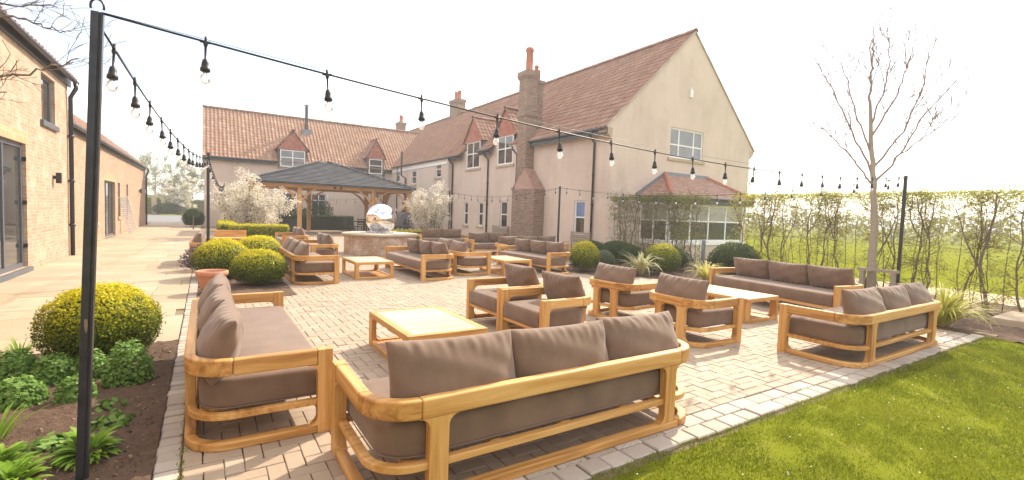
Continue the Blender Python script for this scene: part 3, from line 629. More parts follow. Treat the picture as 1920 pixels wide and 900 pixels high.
gutter(house, (-.2, WY-.03, WZ-.05), (4.4, WY-.03, WZ-.05)); gutter(house, (6.5, WY-.03, WZ-.05), (10.9, WY-.03, WZ-.05)); gutter(house, (12.4, WY-.03, WZ-.05), (13.0, WY-.03, WZ-.05))
dormer(house, 'y', WY, 4.5, 6.4, 4.3, 5.75, 7.1, 1, None, 1.5, (4.58, 6.3, 4.45, 5.7), 2)
dormer(house, 'y', WY, 11.0, 12.28, 4.3, 5.65, 7.15, 1, None, 1.6, (11.08, 12.18, 4.4, 5.6), 1)
mb = MB(); mb.tube([(6.85, 42.0, 7.4), (6.85, 42.0, 9.6)], .12, 12); mb.lathe([(.2, 0), (.2, .03), (.03, .14)], (6.85, 42, 9.66), 12); mb.build('flue', 'black', house)
MB().box(6.5, 41.7, 7.3, 7.2, 42.1, 7.75).build('flue_flashing', 'lead', house)
downpipe(house, 12.4, WY+.22, 4.8, WY-.02, axis='y')
mb = MB(); mb.tube([(12.93, 35.6, 0), (12.93, 35.6, 4.0), (12.6, 35.6, 4.2), (12.6, 35.6, 6.0)], .07, 8); mb.build('vent_pipe', 'black', house)
# bay on the gable
BX0, BX1, BY = 15.1, 20.0, 12.3
mb = MB(); wall(mb, 'y', BY, BX0, BX1, -.05, .62, [], .1, 1); wall(mb, 'x', BX0, BY, GY, -.05, .62, [], .1, 1); wall(mb, 'x', BX1, BY, GY, -.05, .62, [], .1, 1)
bay = mb.build('bay', 'stucco', house)
window(bay, 'y', BY, 1, BX0, BX1, .66, 2.2, 4, 1.5, inset=-.0, fw=.09, sill=True, name='bay_window', sillm='white', topglass='glass_pale')
window(bay, 'x', BX0, 1, BY+.09, GY, .66, 2.2, 2, 1.5, inset=-.0, fw=.07, sill=True, name='bay_window', sillm='white', topglass='glass_pale')
window(bay, 'x', BX1, -1, BY+.09, GY, .66, 2.2, 2, 1.5, inset=-.0, fw=.07, sill=False, name='bay_window')
mb = MB(); mb.box(BX0-.05, BY-.06, 2.2, BX1+.05, BY+.1, 2.46); mb.box(BX0-.05, BY+.1, 2.2, BX0+.1, GY, 2.46); mb.box(BX1-.1, BY+.1, 2.2, BX1+.05, GY, 2.46); mb.build('fascia', 'lead', bay)
bl, br, tl, tr = Vector((BX0-.28, BY-.3, 2.46)), Vector((BX1+.28, BY-.3, 2.46)), Vector((16.5, GY-.02, 3.45)), Vector((19.3, GY-.02, 3.45))
mb = MB(); plaintiles(mb, (bl, br, tr, tl), 14, .17); wl, wr = Vector((BX0-.28, GY-.02, 2.46)), Vector((BX1+.28, GY-.02, 2.46))
plaintiles(mb, (wl, bl, tl, tl), 13, .17); plaintiles(mb, (br, wr, tr, tr), 13, .17); mb.build('bay_roof', 'plaintile', bay)
for p, q in ((bl, tl), (br, tr)):
    mb = MB(); ridge(mb, p+Vector((0, 0, .03)), q+Vector((0, 0, .03)), .09, .3); mb.build('hip_tiles', 'potred', bay, smooth=True)
mb = MB(); mb.box(16.4, GY-.09, 3.42, 19.4, GY-.004, 3.56); d = (tl-wl); nrm = Vector((-d.z, 0, d.x)).normalized()*.12
mb.prism([wl+Vector((0, -.05, 0)), tl+Vector((0, -.05, 0)), tl+nrm+Vector((0, -.05, 0)), wl+nrm+Vector((0, -.05, 0))], (0, .06, 0)); mb.build('lead_flashing', 'lead', bay)
mb = MB(); gutter(bay, (BX0-.3, BY-.33, 2.42), (BX1+.3, BY-.33, 2.42), .05)

# ------------------------------------------------------------------ brick barn on the left
barn = thing('brick_barn', (-3.15, 17.6, 0), 'long pale brick barn with dark framed glass doors beside the flagged path', 'building')
bf = [(10.6, 13.9, .1, 2.65)]; bwn = [(15.1, 16.27, 3.33, 4.42)]
TX, LX = -3.15, -3.4
def barnwall(mb, x, y0, y1, zt, holes): wall(mb, 'x', x, y0, y1, -.05, zt, holes, .16, -1)
mb = MB(); barnwall(mb, TX, -4, 17.6, 4.78, bf+bwn); mb.build('wall', 'brick_lime', barn)
mb = MB(); mb.poly((TX, 17.6, -.05), (LX-9, 17.6, -.05), (LX-9, 17.6, 4.78), (TX-4, 17.6, 7.2), (TX, 17.6, 4.78)); mb.build('end_wall', 'brick_lime_x', barn)
lh = [(22.6, 23.45, .72, 2.33), (24.87, 27.5, .02, 2.34), (28.3, 28.95, .8, 2.37), (31.1, 31.72, .8, 2.38)]
mb = MB(); barnwall(mb, LX, 17.6, 40.0, 3.75, lh); mb.build('wall', 'brick_low', barn)
mb = MB(); mb.poly((LX, 40, -.05), (LX-7, 40, -.05), (LX-7, 40, 3.75), (LX-3.5, 40, 5.4), (LX, 40, 3.75)); mb.build('end_wall', 'brick_low_x', barn)
for (a, b, p, q), x in ((bf[0], TX), (lh[1], LX)): MB().box(x-.004, a-.2, q+.003, x+.005, b+.2, q+.23).build('soldier_course', 'brick_soldier', barn)
window(barn, 'x', TX, -1, 10.6, 13.9, .1, 2.65, 3, None, 'grey_frame', 'glass', .06, .09, True, 'patio_door', 'grey_frame')
window(barn, 'x', TX, -1, *bwn[0], 1, None, 'grey_frame', 'glass', .08, .07, True, 'window', 'grey_frame')
window(barn, 'x', LX, -1, *lh[1], 3, None, 'grey_frame', 'glass', .08, .08, True, 'patio_door', 'grey_frame')
for h in (lh[0], lh[2], lh[3]): window(barn, 'x', LX, -1, *h, 1, None, 'grey_frame', 'glass', .1, .06, True, 'window', 'stone')
for h in range(3): MB().box(TX-.06, 13.865, .5+h*.9, TX+.006, 13.895, .58+h*.9).build('hinge', 'black', barn)
def lampw(x, y, z):
    mb = MB(); mb.box(x, y-.04, z-.03, x+.05, y+.04, z+.05); mb.box(x+.05, y-.05, z-.13, x+.15, y+.05, z+.13); mb.build('wall_lamp', 'black', barn, bevel=.008)
lampw(TX, 16.0, 2.05); lampw(LX, 36.4, 2.15)
for (x, y0, y1, z) in ((TX, -4, 17.75, 4.72), (LX, 17.7, 40.1, 3.7)):
    mb = MB(); V = Vector((-.77, 0, .64)); pantiles(mb, (x+.16, y0, z+.05), (0, 1, 0), V, int((y1-y0)/.25), 14 if x == TX else 12, .25, .33, .03, 4); mb.build('roof', 'pantile', barn)
    mb = MB(); mb.tube([(x+.17, y0, z+.0), (x+.17, y1, z+.0)], .055, 8); mb.box(x+.003, y0, z-.14, x+.05, y1, z+.05); mb.build('gutter', 'gutter', barn)
for x, y, z in ((TX+.07, 17.52, 4.7), (LX+.07, 39.9, 3.68)): downpipe(barn, x, y, z, x+.1, .05)
mb = MB(); mb.box(-6.0, 24.5, 5.2, -5.6, 24.9, 6.2); mb.build('vent', 'lead', barn)
# leaning white slatted board
ab = thing('slatted_board', (-3.2, 29.2, 0), 'white slatted board leaning against the brick barn wall', 'board')
mt = Matrix.Translation((-3.12, 29.2, 0)) @ Matrix.Rotation(R(-12), 4, 'Y') @ Matrix.Rotation(R(8), 4, 'X')
mb = MB(); mb.box(0, -.02, 0, .03, .02, 1.75, mt); mb.box(.34, -.02, 0, .37, .02, 1.75, mt); mb.box(.03, -.02, 1.72, .34, .02, 1.75, mt); mb.box(.03, -.02, 0, .34, .02, .03, mt); mb.build('frame', 'white', ab)
mb = MB()
for k in range(17): mb.box(.03, -.012, .05+k*.098, .34, .012, .115+k*.098, mt)
mb.build('slats', 'white', ab)

# ------------------------------------------------------------------ oak gazebo
gz = thing('gazebo', (6.4, 31.1, 0), 'open sided oak gazebo with grey slate hipped roof behind the fire pit', 'gazebo')
GF, GB = 28.9, 33.4
def gpost(x, y): MB().box(x-.11, y-.11, 0, x+.11, y+.11, 2.6).build('post', 'oak_z', gz, bevel=.01)
FXS, BXS = (2.1, 4.4, 8.5, 10.72), (2.1, 5.65, 9.35, 10.72)
for x in FXS: gpost(x, GF)
for x in BXS: gpost(x, GB)
for y in (GF, GB): MB().box(1.85, y-.1, 2.6, 10.95, y+.1, 2.8).build('beam', 'oak_x', gz, bevel=.01)
for x in (2.1, 10.72): MB().box(x-.1, GF+.1, 2.603, x+.1, GB-.1, 2.797).build('beam', 'oak_y', gz, bevel=.01)
def brace(x, y, dx, dy, l=.88):
    pts = []
    for o, sgn in ((0, 1), (.19, -1)):
        seg = []
        for k in range(7):
            t = k/6; a = t*PI/2; h = .11+(l-o)*(.45*(1-math.cos(a))+.55*t); z = 2.6-(l-o)*(.45*(1-math.sin(a))+.55*(1-t)); seg.append((h, z))
        pts += seg if sgn == 1 else seg[::-1]
    d = Vector((dx, dy, 0)); s_ = Vector((-dy, dx, 0))*.05
    MB().prism([Vector((x, y, 0))+d*h+Vector((0, 0, z))-s_ for h, z in pts], s_*2).build('brace', 'oak_z', gz, bevel=.006)
for XS, y in ((FXS, GF), (BXS, GB)):
    for i, x in enumerate(XS):
        if i > 0: brace(x, y, -1, 0)
        if i < 3: brace(x, y, 1, 0)
for x in (2.1, 10.72): brace(x, GF, 0, 1); brace(x, GB, 0, -1)
A_ = [Vector(p) for p in ((1.75, 28.5, 2.86), (11.05, 28.5, 2.86), (11.05, 33.8, 2.86), (1.75, 33.8, 2.86))]
pk0, pk1 = Vector((5.9, 31.15, 4.32)), Vector((6.3, 31.15, 4.32))
mb = MB(); plaintiles(mb, (A_[0], A_[1], pk1, pk0), 17, .3, .04); plaintiles(mb, (A_[2], A_[3], pk0, pk1), 17, .3, .04); plaintiles(mb, (A_[1], A_[2], pk1, pk1), 17, .3, .04); plaintiles(mb, (A_[3], A_[0], pk0, pk0), 17, .3, .04)
gr = mb.build('roof', 'slate', gz)
for a, p in ((0, pk0), (1, pk1), (2, pk1), (3, pk0)):
    mb = MB(); ridge(mb, A_[a]+Vector((0, 0, .04)), p+Vector((0, 0, .04)), .07, .4); mb.build('hip_tiles', 'slate', gr)
mb = MB(); mb.box(1.72, 28.47, 2.77, 11.08, 28.53, 2.85); mb.box(1.72, 33.77, 2.77, 11.08, 33.83, 2.85); mb.box(11.02, 28.53, 2.77, 11.08, 33.77, 2.85); mb.box(1.72, 28.53, 2.77, 1.78, 33.77, 2.85); mb.build('gutter', 'gutter', gz)
mb = MB(); mb.poly((1.85, 28.6, 2.84), (10.95, 28.6, 2.84), (10.95, 33.7, 2.84), (1.85, 33.7, 2.84)); mb.build('ceiling_boards', 'oak_x', gz)
for x in (6.25, 6.6):
    MB().lathe([(.05, -.1), (.06, .0), (.03, .06)], (x, GF-.14, 2.72), 10).build('spotlight', 'black', gz)
# furniture below the gazebo
bar = thing('bar_counter', (3.6, 31.6, 0), 'dark bar counter under the left of the gazebo', 'counter')
MB().box(2.5, 31.4, 0, 4.7, 31.9, .68).build('cabinet', 'black', bar, bevel=.01); MB().box(2.4, 31.3, .683, 4.8, 32.0, .74).build('worktop', 'gutter', bar, bevel=.01)
def dark_chair(x, y, rz, label):
    c = thing('dining_chair', (x, y, 0), label, 'chair', 'dark dining chairs under the gazebo', rz)
    MB().box(-.25, -.25, .42, .25, .25, .47).build('seat', 'black', c, world=False, bevel=.01)
    for sx in (-.22, .22):
        for sy in (-.22, .22): MB().box(sx-.02, sy-.02, 0, sx+.02, sy+.02, .42).build('leg', 'black', c, world=False)
    mb = MB(); mb.box(-.25, .21, .47, -.21, .25, .95); mb.box(.21, .21, .47, .25, .25, .95)
    for k in range(4): mb.box(-.21, .215, .55+k*.1, .21, .245, .61+k*.1)
    mb.build('backrest', 'black', c, world=False)
dark_chair(7.4, 30.2, 2.6, 'dark slatted chair at the left end of the gazebo table'); dark_chair(8.0, 29.9, 3.3, 'dark slatted chair in front of the gazebo table'); dark_chair(8.9, 31.0, -1.2, 'dark slatted chair at the right end of the gazebo table')
t = thing('dining_table', (8.1, 30.9, 0), 'dark dining table under the right of the gazebo', 'table')
MB().box(7.5, 30.5, .7, 8.7, 31.3, .75).build('table_top', 'black', t, bevel=.01)
for x in (7.6, 8.6):
    for y in (30.6, 31.2): MB().box(x-.03, y-.03, 0, x+.03, y+.03, .7).build('leg', 'black', t)
# pizza oven right of the sphere
ov = thing('pizza_oven', (9.6, 26.6, 0), 'grey domed pizza oven on dark legs right of the mirror sphere', 'oven')
pts = [(-.42, .62)]+[(-.42*math.cos(a), 1.02+.43*math.sin(a)) for a in np.linspace(0, PI, 13)]+[(.42, .62)]
MB().prism([(9.65+x, 26.2, z) for x, z in pts], (0, .9, 0)).build('dome', 'oven', ov, bevel=.02)
mb = MB(); mb.box(9.2, 26.15, .54, 10.1, 27.15, .617)
for x in (9.27, 10.03):
    for y in (26.22, 27.08): mb.box(x-.03, y-.03, 0, x+.03, y+.03, .54)
mb.build('stand', 'black', ov)
mb = MB(); mb.tube([(9.55, 26.5, 1.4), (9.55, 26.5, 1.95)], .09, 12); mb.build('flue', 'brass', ov, smooth=True)
mb = MB(); mb.lathe([(.13, 0), (.13, .1), (.1, .12)], (9.55, 26.5, 1.42), 12); mb.lathe([(.14, 0), (.14, .03)], (9.55, 26.5, 1.95), 12); mb.build('collar', 'black', ov)
pts = [(-.24*math.cos(a), .72+.34*math.sin(a)) for a in np.linspace(0, PI, 9)]
MB().prism([(9.65+x, 26.185, z) for x, z in pts], (0, .012, 0)).build('oven_door', 'black', ov)

# ------------------------------------------------------------------ mirror sphere on brick plinth
FX, FY = 5.17, 16.58
pl = thing('brick_plinth', (FX, FY, 0), 'round brick plinth with pale stone rim carrying the mirror sphere', 'plinth')
mb = MB(); n = 48
for j in range(n):
    a0, a1 = 2*PI*j/n, 2*PI*(j+1)/n; p = lambda a, z: (FX+1.22*math.cos(a), FY+1.22*math.sin(a), z); mb.poly(p(a0, 0), p(a1, 0), p(a1, .64), p(a0, .64))
mb.build('brick_ring', 'brick_fire', pl, smooth=True)
MB().lathe([(1.2, .64), (1.29, .645), (1.31, .67), (1.31, .70), (1.28, .725), (1.0, .73), (.98, .70), (.98, .66)], (FX, FY, 0), 56).build('stone_rim', 'flag', pl)
mb = MB()
for k in range(1500):
    a = rng.uniform(0, 6.28); r = 1.0*math.sqrt(rng.uniform(0, 1)); s_ = rng.uniform(.022, .05); mb.cur = rng.uniform(0, 1)
    z = .70+rng.uniform(0, .025)+(.05 if r < .5 else 0)
    mb.add([(FX+r*math.cos(a)+dx*s_, FY+r*math.sin(a)+dy*s_*.8, z+dz*s_*.6) for dx, dy, dz in ((1, 0, 0), (-1, 0, 0), (0, 1, 0), (0, -1, 0), (0, 0, 1), (0, 0, -1))],
           [(0, 2, 4), (2, 1, 4), (1, 3, 4), (3, 0, 4), (2, 0, 5), (1, 2, 5), (3, 1, 5), (0, 3, 5)])
tag(mb.build('pebbles', 'gravel'), 'white pebbles filling the top of the brick plinth', 'pebbles', kind='stuff')
prof = [(max(.001, .52*math.sin(a)), -.52*math.cos(a)) for a in np.linspace(0, PI, 49)]
sph = MB().lathe(prof, (0, 0, 0), 72).build('mirror_sphere', 'chrome', smooth=True); sph.location = (FX, FY, 1.22)
tag(sph, 'large polished mirror steel sphere standing on white pebbles', 'sphere')

# ------------------------------------------------------------------ garden furniture
T_, RZ0, RZ1 = .066, .475, .58
def rib(mb, path, t, z0, z1):
    """flat ribbon of rectangular section along a 2-D path"""
    P = [Vector((x, y, 0)) for x, y in path]; k = len(P); vs = []
    for i in range(k):
        d = (P[min(i+1, k-1)]-P[max(i-1, 0)]).normalized(); s_ = Vector((-d.y, d.x, 0))*t/2
        vs += [P[i]+s_+Vector((0, 0, z0)), P[i]-s_+Vector((0, 0, z0)), P[i]-s_+Vector((0, 0, z1)), P[i]+s_+Vector((0, 0, z1))]
    fs = [(4*i+j, 4*i+(j+1) % 4, 4*i+4+(j+1) % 4, 4*i+4+j) for i in range(k-1) for j in range(4)]+[(0, 3, 2, 1), (4*k-4, 4*k-3, 4*k-2, 4*k-1)]
    return mb.add(vs, fs)
def corner(cx, cy, r, a0, a1, n=10): return [(cx+r*math.cos(R(a0+(a1-a0)*k/n)), cy+r*math.sin(R(a0+(a1-a0)*k/n))) for k in range(n+1)]
def pillow_mesh(w, h, t, seed, nx=44, nz=20):
    g = np.random.default_rng(seed); vs = []; fs = []; ph = g.uniform(0, 6.28, 6)
    for side in (1, -1):
        for j in range(nz+1):
            for i in range(nx+1):
                u, v = 2*i/nx-1, 2*j/nz-1
                e = max(0, (1-abs(u)**2.6))**.5*max(0, (1-abs(v)**2.4))**.5
                x = u*w/2*(1-.035*(1-v*v)-.0*abs(v)); z = v*h/2*(1-.05*(1-u*u)*0+.0)*(1-.06*(1-abs(u))**.0*(1-u*u)*0) 
                z *= (.93+.07*u*u)
                rip = (.009*math.sin(w*30*u+ph[0]+2*math.sin(3*v+ph[1]))+.008*math.sin(w*47*u+ph[2]+1.5*v))*abs(v)**2.5+(.004*math.sin(5*u+7*v+ph[3])+.002*math.sin(11*u-5*v+ph[4]))+.006*math.sin(9*v+6*u*u+ph[5])*abs(u)**3
                y = side*(t/2*e*(1-.18*v)) + rip*min(1, e*2.2)
                vs.append((x, y, z))
    n1 = (nx+1)*(nz+1)
    for s_ in (0, 1):
        for j in range(nz):
            for i in range(nx):
                a = s_*n1+j*(nx+1)+i; q = (a, a+1, a+nx+2, a+nx+1); fs.append(q if s_ else q[::-1])
    return vs, fs
def pillow(parent, x, y, z, w, h, t, lean, seed, rz=0, tilt=0):
    vs, fs = pillow_mesh(w, h, t, seed)
    o = MB().add(vs, fs).build('back_cushion', 'fabric', parent, smooth=True, world=False)
    m_ = o.modifiers.new('weld', 'WELD'); m_.merge_threshold = .0005
    s_ = o.modifiers.new('sub', 'SUBSURF'); s_.levels = 1; s_.render_levels = 1
    o.location = (x, y, z); o.rotation_euler = (lean, tilt, rz); return o
def sofa(name, label, cat, Wd, npil, D=.86, pw=None, xoff=0, seed=1):
    """faces +Y, origin on the ground under its middle"""
    t = thing(name, (0, 0, 0), label, cat); h = T_/2; x0, x1, yb, yf = -Wd/2+h, Wd/2-h, -D/2+h, D/2; r = .23
    lw = .095
    for s_ in (-1, 1):
        xx = x1*s_
        mb = MB(); mb.cur = rng.uniform(.2, .8); rib(mb, [(xx, yf-lw), (xx, yb+r)], T_, RZ0, RZ1); mb.build('arm_rail', 'teak_y', t, bevel=.012, seg=3, world=False)
        mb = MB(); mb.cur = rng.uniform(.2, .8); rib(mb, corner(x1*s_-r*s_, yb+r, r, 0 if s_ > 0 else 180, -90 if s_ > 0 else 270), T_, RZ0, RZ1); mb.build('corner_rail', 'teak_x', t, bevel=.012, seg=3, world=False)
        # front leg with fillets towards the back
        f = .06; ft = [(yf-lw-f*(1-math.sin(R(a))), RZ0-f*(1-math.cos(R(a)))) for a in np.linspace(0, 90, 6)]
        fb = [(yf-lw-f*(1-math.sin(R(a))), .055+f*(1-math.cos(R(a)))) for a in np.linspace(90, 0, 6)]
        poly = [(yf, 0), (yf, RZ1), (yf-lw, RZ1)]+[(yf-lw, RZ0)]+ft[:0]+[(yf-lw-f, RZ0)][:1]+ft[1:]+fb[:-1]+[(yf-lw-f, .055), (yf-lw, .055), (yf-lw, 0)]
        mb = MB(); mb.cur = rng.uniform(.2, .8); mb.prism([(xx-h-.003, y, z) for y, z in poly], (T_+.006, 0, 0)); mb.build('front_leg', 'teak_z', t, bevel=.007, world=False)
        # rear post with fillets both sides
        px = s_*(x1-r-.10 if Wd > 1.2 else x1-r-.03); w2 = .055
        L1 = [(px-w2-f*(1-math.sin(R(a))), RZ0-f*(1-math.cos(R(a)))) for a in np.linspace(0, 90, 6)]; L2 = [(px-w2-f*(1-math.sin(R(a))), .055+f*(1-math.cos(R(a)))) for a in np.linspace(90, 0, 6)]
        R1 = [(2*px-x, z) for x, z in L2[::-1]]; R2 = [(2*px-x, z) for x, z in L1[::-1]]
        mb = MB(); mb.cur = rng.uniform(.2, .8); mb.prism([(x, yb-h+.004, z) for x, z in L1+L2+R1+R2], (0, T_-.008, 0)); mb.build('rear_post', 'teak_z', t, bevel=.006, world=False)
        mb = MB(); mb.cur = rng.uniform(.2, .8); rib(mb, [(xx, yf-lw), (xx, yb+r)]+corner(xx-r*s_, yb+r, r, 0 if s_ > 0 else 180, -90 if s_ > 0 else 270)[1:], T_, 0, .055); mb.build('base_rail', 'teak_y', t, bevel=.01, world=False)
    mb = MB(); mb.cur = rng.uniform(.3, .7); rib(mb, [(-x1+r, yb), (x1-r, yb)], T_, RZ0, RZ1); mb.build('back_rail', 'teak_x', t, bevel=.012, seg=3, world=False)
    mb = MB(); rib(mb, [(-x1+r, yb), (x1-r, yb)], T_, 0, .055); mb.build('base_rail', 'teak_x', t, bevel=.01, world=False)
    q = .012; path = [(-x1+q, yf-.02), (-x1+q, yb+r)]+corner(-x1+r, yb+r, r-q, 180, 270)[1:]+corner(x1-r, yb+r, r-q, -90, 0)+[(x1-q, yf-.02)]
    mb = MB(); rib(mb, path, .05, .19, .232); mb.box(-x1+.035, yf-.07, .19, x1-.035, yf-.012, .232)
    for k in range(max(2, int(Wd/.5))):
        xx = -x1+.2+k*(2*x1-.4)/(max(2, int(Wd/.5))-1); mb.box(xx-.04, yb+.05, .197, xx+.04, yf-.07, .226)
    mb.build('seat_frame', 'teak_x', t, bevel=.006, world=False)
    c = .05; rr = r-.03
    out = [(x1-c, yf-.005), (-x1+c, yf-.005)]+corner(-x1+c+rr, yb+c+rr, rr, 180, 270)+corner(x1-c-rr, yb+c+rr, rr, -90, 0)
    mb = MB(); n = len(out); A, B = .233, .435
    levels = [(A, .018), (A+.02, 0), (A+.1, -.006), (B-.045, 0), (B-.014, .012), (B, .04)]; vs = []
    cx, cy = 0, (yf+yb)/2
    for z, ins in levels:
        for x, y in out:
            dx = -math.copysign(ins, x-cx); dy = -ins*max(-1, min(1, (y-cy)/(D*.3))); vs.append((x+dx, y+dy, z))
    fs = [(l*n+i, l*n+(i+1) % n, (l+1)*n+(i+1) % n, (l+1)*n+i) for l in range(len(levels)-1) for i in range(n)]+[list(range(n))[::-1], [(len(levels)-1)*n+i for i in range(n)]]
    mb.add(vs, fs); cu = mb.build('seat_cushion', 'fabric', t, bevel=.012, seg=3, world=False, limit=R(30)); cu.data.polygons.foreach_set('use_smooth', np.ones(len(cu.data.polygons), bool))
    mb = MB(); lo = [(x*(1+.004/abs(x1)), y, .246) for x, y in out]; mb.tube(lo+[lo[0]], .005, 5, False); mb.build('piping', 'fabric', cu, world=False)
    pw = pw or (Wd-.30)/npil
    for k in range(npil):
        pillow(t, xoff+(k-(npil-1)/2)*pw, yb+.185+rng.uniform(-.01, .01)-.012, .622+rng.uniform(-.008, .008), pw*1.05, .44, .25, R(-16+rng.uniform(-3, 3)), seed*10+k, R(rng.uniform(-2, 2)), R(rng.uniform(-1.2, 1.2)))
    return t
def coffee_table(label, Wd, Ld, H=.38):
    t = thing('coffee_table', (0, 0, 0), label, 'table', 'teak coffee tables')
    x, y = Wd/2, Ld/2; w = .075
    mb = MB()                                              # apron frame
    mb.box(-x, -y, H-.062, x, -y+.07, H); mb.build('apron', 'teak_x', t, bevel=.006, world=False); MB().box(-x, y-.07, H-.062, x, y, H).build('apron', 'teak_x', t, bevel=.006, world=False)
    MB().box(-x, -y+.07, H-.062, -x+.07, y-.07, H).build('apron', 'teak_y', t, bevel=.006, world=False); MB().box(x-.07, -y+.07, H-.062, x, y-.07, H).build('apron', 'teak_y', t, bevel=.006, world=False)
    mb = MB(); n = 13; d = (Ld-.14)/n
    for k in range(n): mb.cur = rng.uniform(.1, .9); mb.box(-x+.071, -y+.07+k*d+.0015, H-.03, x-.071, -y+.07+(k+1)*d-.0015, H-.002)
    mb.build('table_top', 'teak_top', t, bevel=.002, seg=1, world=False)
    for sx in (-1, 1):
        for sy in (-1, 1):
            f = .05; mb = MB(); mb.cur = rng.uniform(.2, .8)
            def prof(s_, e):
                c_ = e*s_; I = c_-s_*w
                a1 = [(I-s_*f*(1-math.sin(R(a))), H-.062-f*(1-math.cos(R(a)))) for a in np.linspace(0, 90, 6)]; a2 = [(I-s_*f*(1-math.sin(R(a))), .05+f*(1-math.cos(R(a)))) for a in np.linspace(90, 0, 6)]
                return [(c_, .05), (c_, H-.062)]+a1+a2
            mb.prism([(px, sy*(y-.0)-(.045 if sy > 0 else 0), pz) for px, pz in prof(sx, x)], (0, .045, 0))
            mb.prism([(sx*x-(.045 if sx > 0 else 0), py-sy*.0, pz) for py, pz in prof(sy, y)], (.045, 0, 0)) if False else mb.prism([(sx*x-(.045 if sx > 0 else 0), py-sy*.046, pz) for py, pz in prof(sy, y)], (.045, 0, 0))
            mb.build('leg', 'teak_z', t, bevel=.005, world=False)
    mb = MB(); mb.box(-x, -y, 0, x, -y+.05, .05); mb.box(-x, y-.05, 0, x, y, .05); mb.box(-x, -y+.05, 0, -x+.05, y-.05, .05); mb.box(x-.05, -y+.05, 0, x, y-.05, .05); mb.build('base_rail', 'teak_x', t, bevel=.006, world=False)
    mb = MB(); n = 8; d = (Wd-.1)/n
    for k in range(n): mb.cur = rng.uniform(.2, .8); mb.box(-x+.05+k*d+.002, -y+.05, .008, -x+.05+(k+1)*d-.002, y-.05, .035)
    mb.build('shelf', 'teak_y', t, world=False)
    return t
FACE = {'N': 0, 'E': -PI/2, 'S': PI, 'W': PI/2}
def put(src, x, y, rz, label, group, first=[set()]):
    o = src if src.name not in first[0] else copy_tree(src); first[0].add(src.name)
    o.location = (x, y, 0); o.rotation_euler = (0, 0, rz); o['label'] = label; o['group'] = group
    for ch_ in o.children:
        if ch_.name.startswith('back_cushion'): ch_.rotation_euler.x += R(rng.uniform(-2, 2)); ch_.location.y += rng.uniform(-.008, .008)
    return o
G3, G1, GT = 'teak three seat sofas', 'teak armchairs', 'teak coffee tables'
s3 = sofa('sofa', 'x', 'sofa', 2.57, 3, xoff=.03, pw=.775, seed=3)
put(s3, 1.96, 2.68, 0, 'nearest teak sofa seen from behind, beside the lawn kerb', G3)
put(s3, .31, 4.68, FACE['E'], 'teak sofa on the left edge beside the soil bed, seat facing right', G3)
put(s3, 7.13, 2.63, 0, 'teak sofa at the right by the lawn, seen from behind, next to strap leaved plant', G3)
put(s3, 9.0, 4.72, FACE['W']+R(-8), 'long teak sofa facing us in front of the bare tree and hedge', G3)
put(s3, 1.88, 11.4, FACE['E'], 'teak sofa beside the round box balls, seat facing the small table', G3)
put(s3, 4.43, 11.15, FACE['W'], 'teak sofa just right of the brick plinth, seat facing left', G3)
put(s3, 7.82, 11.05, FACE['W'], 'teak sofa next to the yellow green box ball, facing left', G3)
put(s3, 9.2, 13.1, FACE['S'], 'teak sofa before the chimney foot, half hidden by nearer sofa', G3)
s2 = sofa('sofa', 'x', 'sofa', 1.95, 2, seed=5)
G2 = 'teak two seat sofas'
put(s2, 5.6, 11.3, FACE['E'], 'teak sofa in the middle seen from its back corner, small table behind it', G2)
put(s2, 9.0, 15.5, FACE['S'], 'far teak sofa with two cushions below the narrow wall windows', G2)
put(s2, 8.35, 18.4, FACE['S']+R(-15), 'furthest teak sofa with two cushions beside the blossoming shrub', G2)
put(s2, 2.62, 14.2, FACE['W'], 'teak sofa behind the left box balls with two slouching cushions', G2)
put(s2, 2.55, 18.3, FACE['W'], 'far teak sofa in front of the gazebo left post', G2)
put(s2, .08, 14.9, FACE['E'], 'teak sofa at the path edge behind the black string light pole', G2)
s1 = sofa('armchair', 'x', 'armchair', .93, 1, seed=8, pw=.74)
put(s1, 3.63, 4.75, FACE['W'], 'nearer of two teak armchairs standing side by side facing the front table', G1)
put(s1, 3.65, 5.73, FACE['W'], 'further of two teak armchairs standing side by side facing the front table', G1)
put(s1, 5.38, 3.97, FACE['E'], 'teak armchair seen from behind, beside the white glaring table', G1)
put(s1, 5.52, 5.32, FACE['E']+R(4), 'teak armchair seen from behind in front of the striped grass plant', G1)
ct = coffee_table('x', .85, 1.26)
put(ct, 2.0, 4.8, 0, 'front teak coffee table between the near sofas and two armchairs', GT)
put(ct, 7.35, 4.72, 0, 'teak coffee table at right with sun glare on its top', GT)
put(ct, 3.17, 11.15, 0, 'teak coffee table in front of the round brick plinth', GT)
put(ct, 6.68, 10.7, 0, 'teak coffee table between two middle sofas, mostly hidden by armchair', GT)
put(ct, 1.5, 16.7, 0, 'far teak coffee table beside the low green box hedge', GT)
bx_ = thing('bench_box', (.9, 19.5, 0), 'teak slatted bench box behind the left black pole', 'bench')
MB().box(.25, 19.2, 0, 1.25, 19.9, .34).build('body', 'teak_x', bx_, bevel=.01)
MB().box(.22, 19.17, .343, 1.28, 19.93, .38).build('lid', 'teak_x', bx_, bevel=.01); MB().box(.25, 19.95, 0, 1.25, 20.0, .62).build('backrest', 'teak_x', bx_, bevel=.01)
